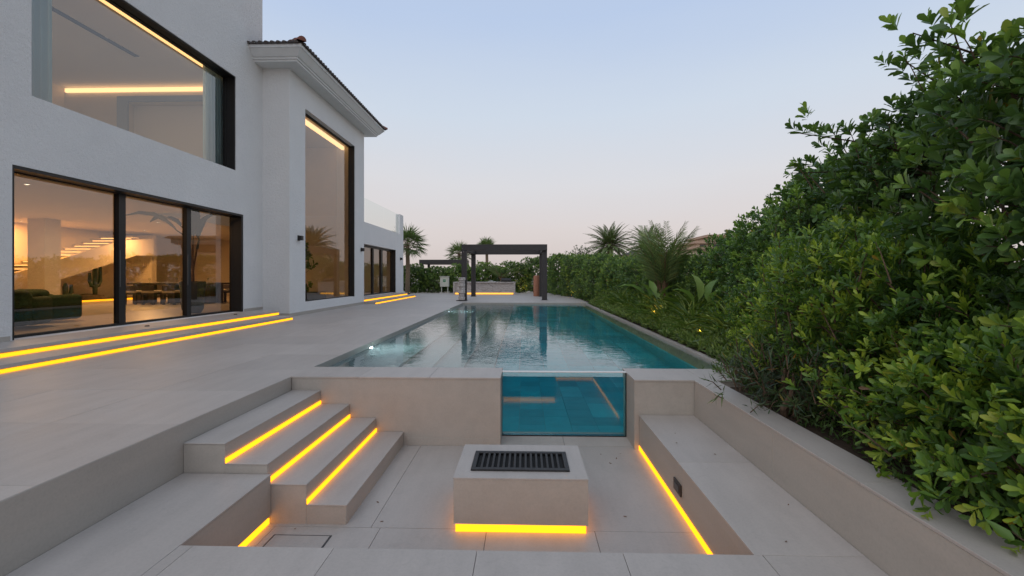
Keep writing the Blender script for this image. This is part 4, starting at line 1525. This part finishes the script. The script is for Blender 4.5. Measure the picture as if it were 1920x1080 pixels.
broad_plant('young banana plant with a long drooping leaf, left of the feathery palm', 3.75, 13.2, .95, [(180, 62, 1.0, .75), (100, 15, .75, .6), (200, 25, .7, .6), (-30, 30, .7, .6), (60, 40, .6, .5)], M['leaf_broad'])
broad_plant('young banana plant with upright leaves, right of the feathery palm', 4.25, 11.0, 1.0, [(120, 8, .85, .62), (190, 48, .8, .6), (20, 20, .8, .6), (-60, 35, .7, .55)], M['leaf_broad'])


def frond(rt, P, D, N, L, base, az, tilt, length, droop, nl, ll, fold=.5, rad=.018):
    """arching feather leaf: rachis curve added to rt, leaflets appended"""
    h = Vector((math.cos(az), math.sin(az), 0))
    up = Vector((0, 0, 1))
    pts = []
    p = Vector(base)
    seg = 10
    for i in range(seg + 1):
        pts.append(p.copy())
        a = tilt + droop * (i / seg) ** 1.4
        p += (h * math.sin(a) + up * math.cos(a)) * (length / seg)
    rt.tube(pts, [rad * (1 - .85 * i / seg) for i in range(seg + 1)], 5, False)
    side = h.cross(up)
    for k in range(nl):
        t = .16 + .84 * (k + .5) / nl
        i = min(int(t * seg), seg - 1)
        q = pts[i].lerp(pts[i + 1], t * seg - i)
        tan = (pts[i + 1] - pts[i]).normalized()
        nrm = side.cross(tan)
        sc = math.sin(math.pi * min(1, .18 + t * .86)) ** .6
        for sg in (-1, 1):
            d = side * sg * .78 + tan * (.55 + .5 * t) + nrm * (fold + random.uniform(-.1, .1)) * -1 * (-1 if fold < 0 else 1) * .5
            d += Vector((random.uniform(-.08, .08), random.uniform(-.08, .08), random.uniform(-.12, .05)))
            P.append(q)
            D.append(d.normalized())
            N.append(nrm)
            L.append(ll * max(.25, sc) * random.uniform(.9, 1.1))


def feather_palm(label, x, y, z0, trunk_h, fr, m, trunk_r=.09, ll=.3, nl=36, wd=.02, stems=((0, 0),), name='palm_tree', tint=.5, parts=True):
    t = thing(name, label, 'palm', (x, y, z0))
    rt = MB()
    P, D, N, L = [], [], [], []
    for si, (dx, dy) in enumerate(stems):
        pts = [(x + dx * (.3 + .7 * k / 6), y + dy * (.3 + .7 * k / 6), z0 + trunk_h * k / 6) for k in range(7)]
        MB().tube(pts, [trunk_r * (1.15 - .25 * k / 6 + .06 * (k % 2)) for k in range(7)], 9).build('trunk', M['palm_bark'], t)
        for j, (az, tilt, ln, dr) in enumerate(fr):
            if len(stems) > 1 and j % len(stems) != si:
                continue
            frond(rt, P, D, N, L, pts[-1], R(az), R(tilt), ln, R(dr), nl, ll)
    rt.build('frond_ribs', M['twig'], t, kind='stuff')
    n = len(P)
    leaf_object('crown', t, m, 'lance', np.array([tuple(q) for q in P]), np.array([tuple(q) for q in D]), np.array([tuple(q) for q in N]), np.array(L), np.full(n, wd), np.clip(rng.normal(tint, .2, n), 0, 1))
    return t


random.seed(3)
fr = [(random.uniform(0, 360), random.uniform(2, 17), random.uniform(1.9, 2.5), random.uniform(22, 75)) for _ in range(22)]
feather_palm('feathery areca palm rising from the pool bed', 4.15, 14.0, -.05, .8, fr, M['leaf_palm'], .045, .55, 40, .022, ((0, 0), (.14, .1), (-.12, .12), (.05, -.14)), tint=.6)
fr = [(k * 137.5, 10 + 98 * (k / 78), random.uniform(3.0, 3.7), random.uniform(35, 75)) for k in range(78)]
feather_palm('date palm with a round grey green crown beyond the hedge', 10.2, 55, -.15, 5.0, fr, M['leaf_palm'], .3, .50, 50, .065, tint=.25, name='date_palm')
fr = [(k * 137.5, 10 + 95 * (k / 60), random.uniform(2.8, 3.5), random.uniform(35, 70)) for k in range(60)]
feather_palm('date palm partly hidden behind the feathery areca palm', 15.3, 57, -.15, 5.2, fr, M['leaf_palm'], .28, .48, 44, .065, tint=.3, name='date_palm')
fr = [(random.uniform(0, 360), random.uniform(10, 55), random.uniform(1.6, 2.1), random.uniform(40, 80)) for _ in range(12)]
feather_palm('arching green palm behind the counter, framed by the pergola', -1.9, 36.2, -.1, 1.1, fr, M['leaf_palm'], .09, .45, 28, .025, tint=.55)


def fan_palm(label, x, y, z0, h, nf, r, m, tint=.4):
    t = thing('fan_palm', label, 'palm', (x, y, z0))
    MB().tube([(x, y, z0), (x + .05, y, z0 + h * .5), (x, y, z0 + h)], [.2, .17, .15], 9).build('trunk', M['palm_bark'], t)
    s = MB()
    P, D, N, L = [], [], [], []
    for k in range(nf):
        az = k * 2.4
        tilt = R(10 + 110 * (k / nf))
        c = Vector((x, y, z0 + h))
        d = Vector((math.cos(az) * math.sin(tilt), math.sin(az) * math.sin(tilt), math.cos(tilt)))
        e = c + d * r * .5
        s.tube([c, e], [.02, .012], 5, False)
        side = d.cross(Vector((0, 0, 1)))
        side = side.normalized() if side.length > .01 else Vector((1, 0, 0))
        nrm = side.cross(d)
        for q in range(17):
            a = (q - 8) / 8 * 1.75
            dd = d * math.cos(a) + side * math.sin(a) - Vector((0, 0, .28)) + nrm * random.uniform(-.08, .08)
            P.append(e)
            D.append(dd.normalized())
            N.append(nrm)
            L.append(r * .62 * random.uniform(.85, 1.1))
    s.build('leaf_stalks', M['twig'], t, kind='stuff')
    n = len(P)
    leaf_object('crown', t, m, 'lance', np.array([tuple(q) for q in P]), np.array([tuple(q) for q in D]), np.array([tuple(q) for q in N]), np.array(L), np.full(n, .075), np.clip(rng.normal(tint, .15, n), 0, 1))


fan_palm('fan palm close behind the far end of the villa', -9.35, 36.0, -.15, 3.9, 34, 1.75, M['leaf_palm'], .25)
fan_palm('fan palm just left of the pergola', -6.5, 45, -.15, 3.55, 26, 1.5, M['leaf_palm'], .45)
fan_palm('fan palm showing above the pergola roof', -4.2, 50, -.15, 4.6, 24, 1.3, M['leaf_palm'], .35)
# dry leafless-looking tree far behind the hedge
t = shrub('far_tree', 'thin brownish tree beyond the hedge left of the date palm', 'tree', (5.7, 46), (1.1, 1.0), 1.9, 130, .2, M['leaf_lance'], 6, 'simple', faces=(0, 0), seed=91, z0=2.6, depth=.8, wd=.4, stems=6, shape=2)
finish(t)
MB().tube([(5.7, 46, -.15), (5.75, 46, 1.5), (5.7, 46, 3.4)], [.12, .09, .04], 7).build('stem', M['bark'], t[0])

# potted broad-leaved plant inside by the door
pot = thing('planter_pot', 'tall dark tapering planter inside the glass door', 'planter', (-9.75, 13.1, .25))
MB().lathe((-9.75, 13.1, .252), [(.2, 0), (.27, .12), (.33, .9), (.31, .93), (.27, .9)], 20).build('pot', M['pot'], pot, 0, True)
broad_plant('large leaved indoor plant in the tall planter by the door', -9.75, 13.1, 1.9, [(215, 62, 1.5, .72), (175, 70, 1.3, .82), (20, 18, 1.2, .55), (80, 25, 1.3, .55), (300, 25, 1.1, .62), (120, 12, 1.3, .6)], M['leaf_indoor'], 1.1, 'indoor plant', .28, 'indoor_plant')
# indoor bush and low sofa seen through the bay window
t = shrub('indoor_bush', 'dark leafy indoor plant behind the tall bay window', 'indoor plant', (-9.6, 18.2), (1.0, 1.2), 2.3, 160, .22, M['leaf_dark'], 8, 'obovate', faces=(0, 0), seed=95, z0=.6, depth=.8, shape=2.0, stems=4)
finish(t)
MB().lathe((-9.6, 18.2, .252), [(.3, 0), (.38, .5), (.36, .55)], 18).build('pot', M['pot'], t[0])
sf = thing('sofa', 'low dark sofa behind the tall bay window', 'sofa', (-9.4, 19.4, .25))
MB().box(-10.2, -9.2, 18.9, 20.9, .3, .62).build('seat', M['pot'], sf, .06, True, seg=3)
MB().box(-10.45, -10.1, 18.9, 20.9, .3, 1.0).build('backrest', M['pot'], sf, .06, True, seg=3)

# villa far beyond the hedge
vl = thing('far_villa', 'beige stepped villa with flat eaves far beyond the hedge', 'house', (25, 62, -.15))
def vblock(x0, x1, y0, y1, z0, z1, over=.5):
    MB().box(x0, x1, y0, y1, z0, z1).build('wall', M['villa_wall'], vl)
    MB().box(x0 - over, x1 + over, y0 - over, y1 + over, z1 + .002, z1 + .22).build('roof_slab', M['villa_roof'], vl)
    MB().box(x0 - over * .6, x1 + over * .6, y0 - over * .6, y1 + over * .6, z1 + .222, z1 + .36).build('roof_slab', M['villa_roof'], vl)
vblock(21.4, 27, 60, 68, -.15, 4.8)
vblock(23.2, 30, 62, 70, 5.17, 5.72)
vblock(25.6, 33, 64, 72, 6.09, 6.75)
for x in (21.8, 23.2, 24.6, 26.0):
    w = MB().box(x, x + .7, 59.9, 59.99, 3.0, 4.1).build('window', M['villa_window'], vl)
for x in (23.0, 24.6, 26.2):
    MB().box(x + .6, x + 1.4, 61.92, 61.99, 5.22, 5.6).build('window', M['villa_window'], vl)
b2 = thing('far_house', 'low grey roofed house beyond the date palms', 'house', (19, 70, -.15))
MB().box(15.5, 22.5, 70, 76, -.15, 4.6).build('wall', M['villa_wall'], b2)
MB().raw([(15, 69.5, 4.6), (23, 69.5, 4.6), (23, 76.5, 4.6), (15, 76.5, 4.6), (17.5, 73, 5.5), (20.5, 73, 5.5)], [(0, 1, 5, 4), (1, 2, 5), (2, 3, 4, 5), (3, 0, 4), (0, 3, 2, 1)]).build('roof', M['leaf_far'] if False else M['roof_tile'], b2)
MB().box(17, 18, 69.92, 69.99, 2.6, 3.8).build('window', M['villa_window'], b2)
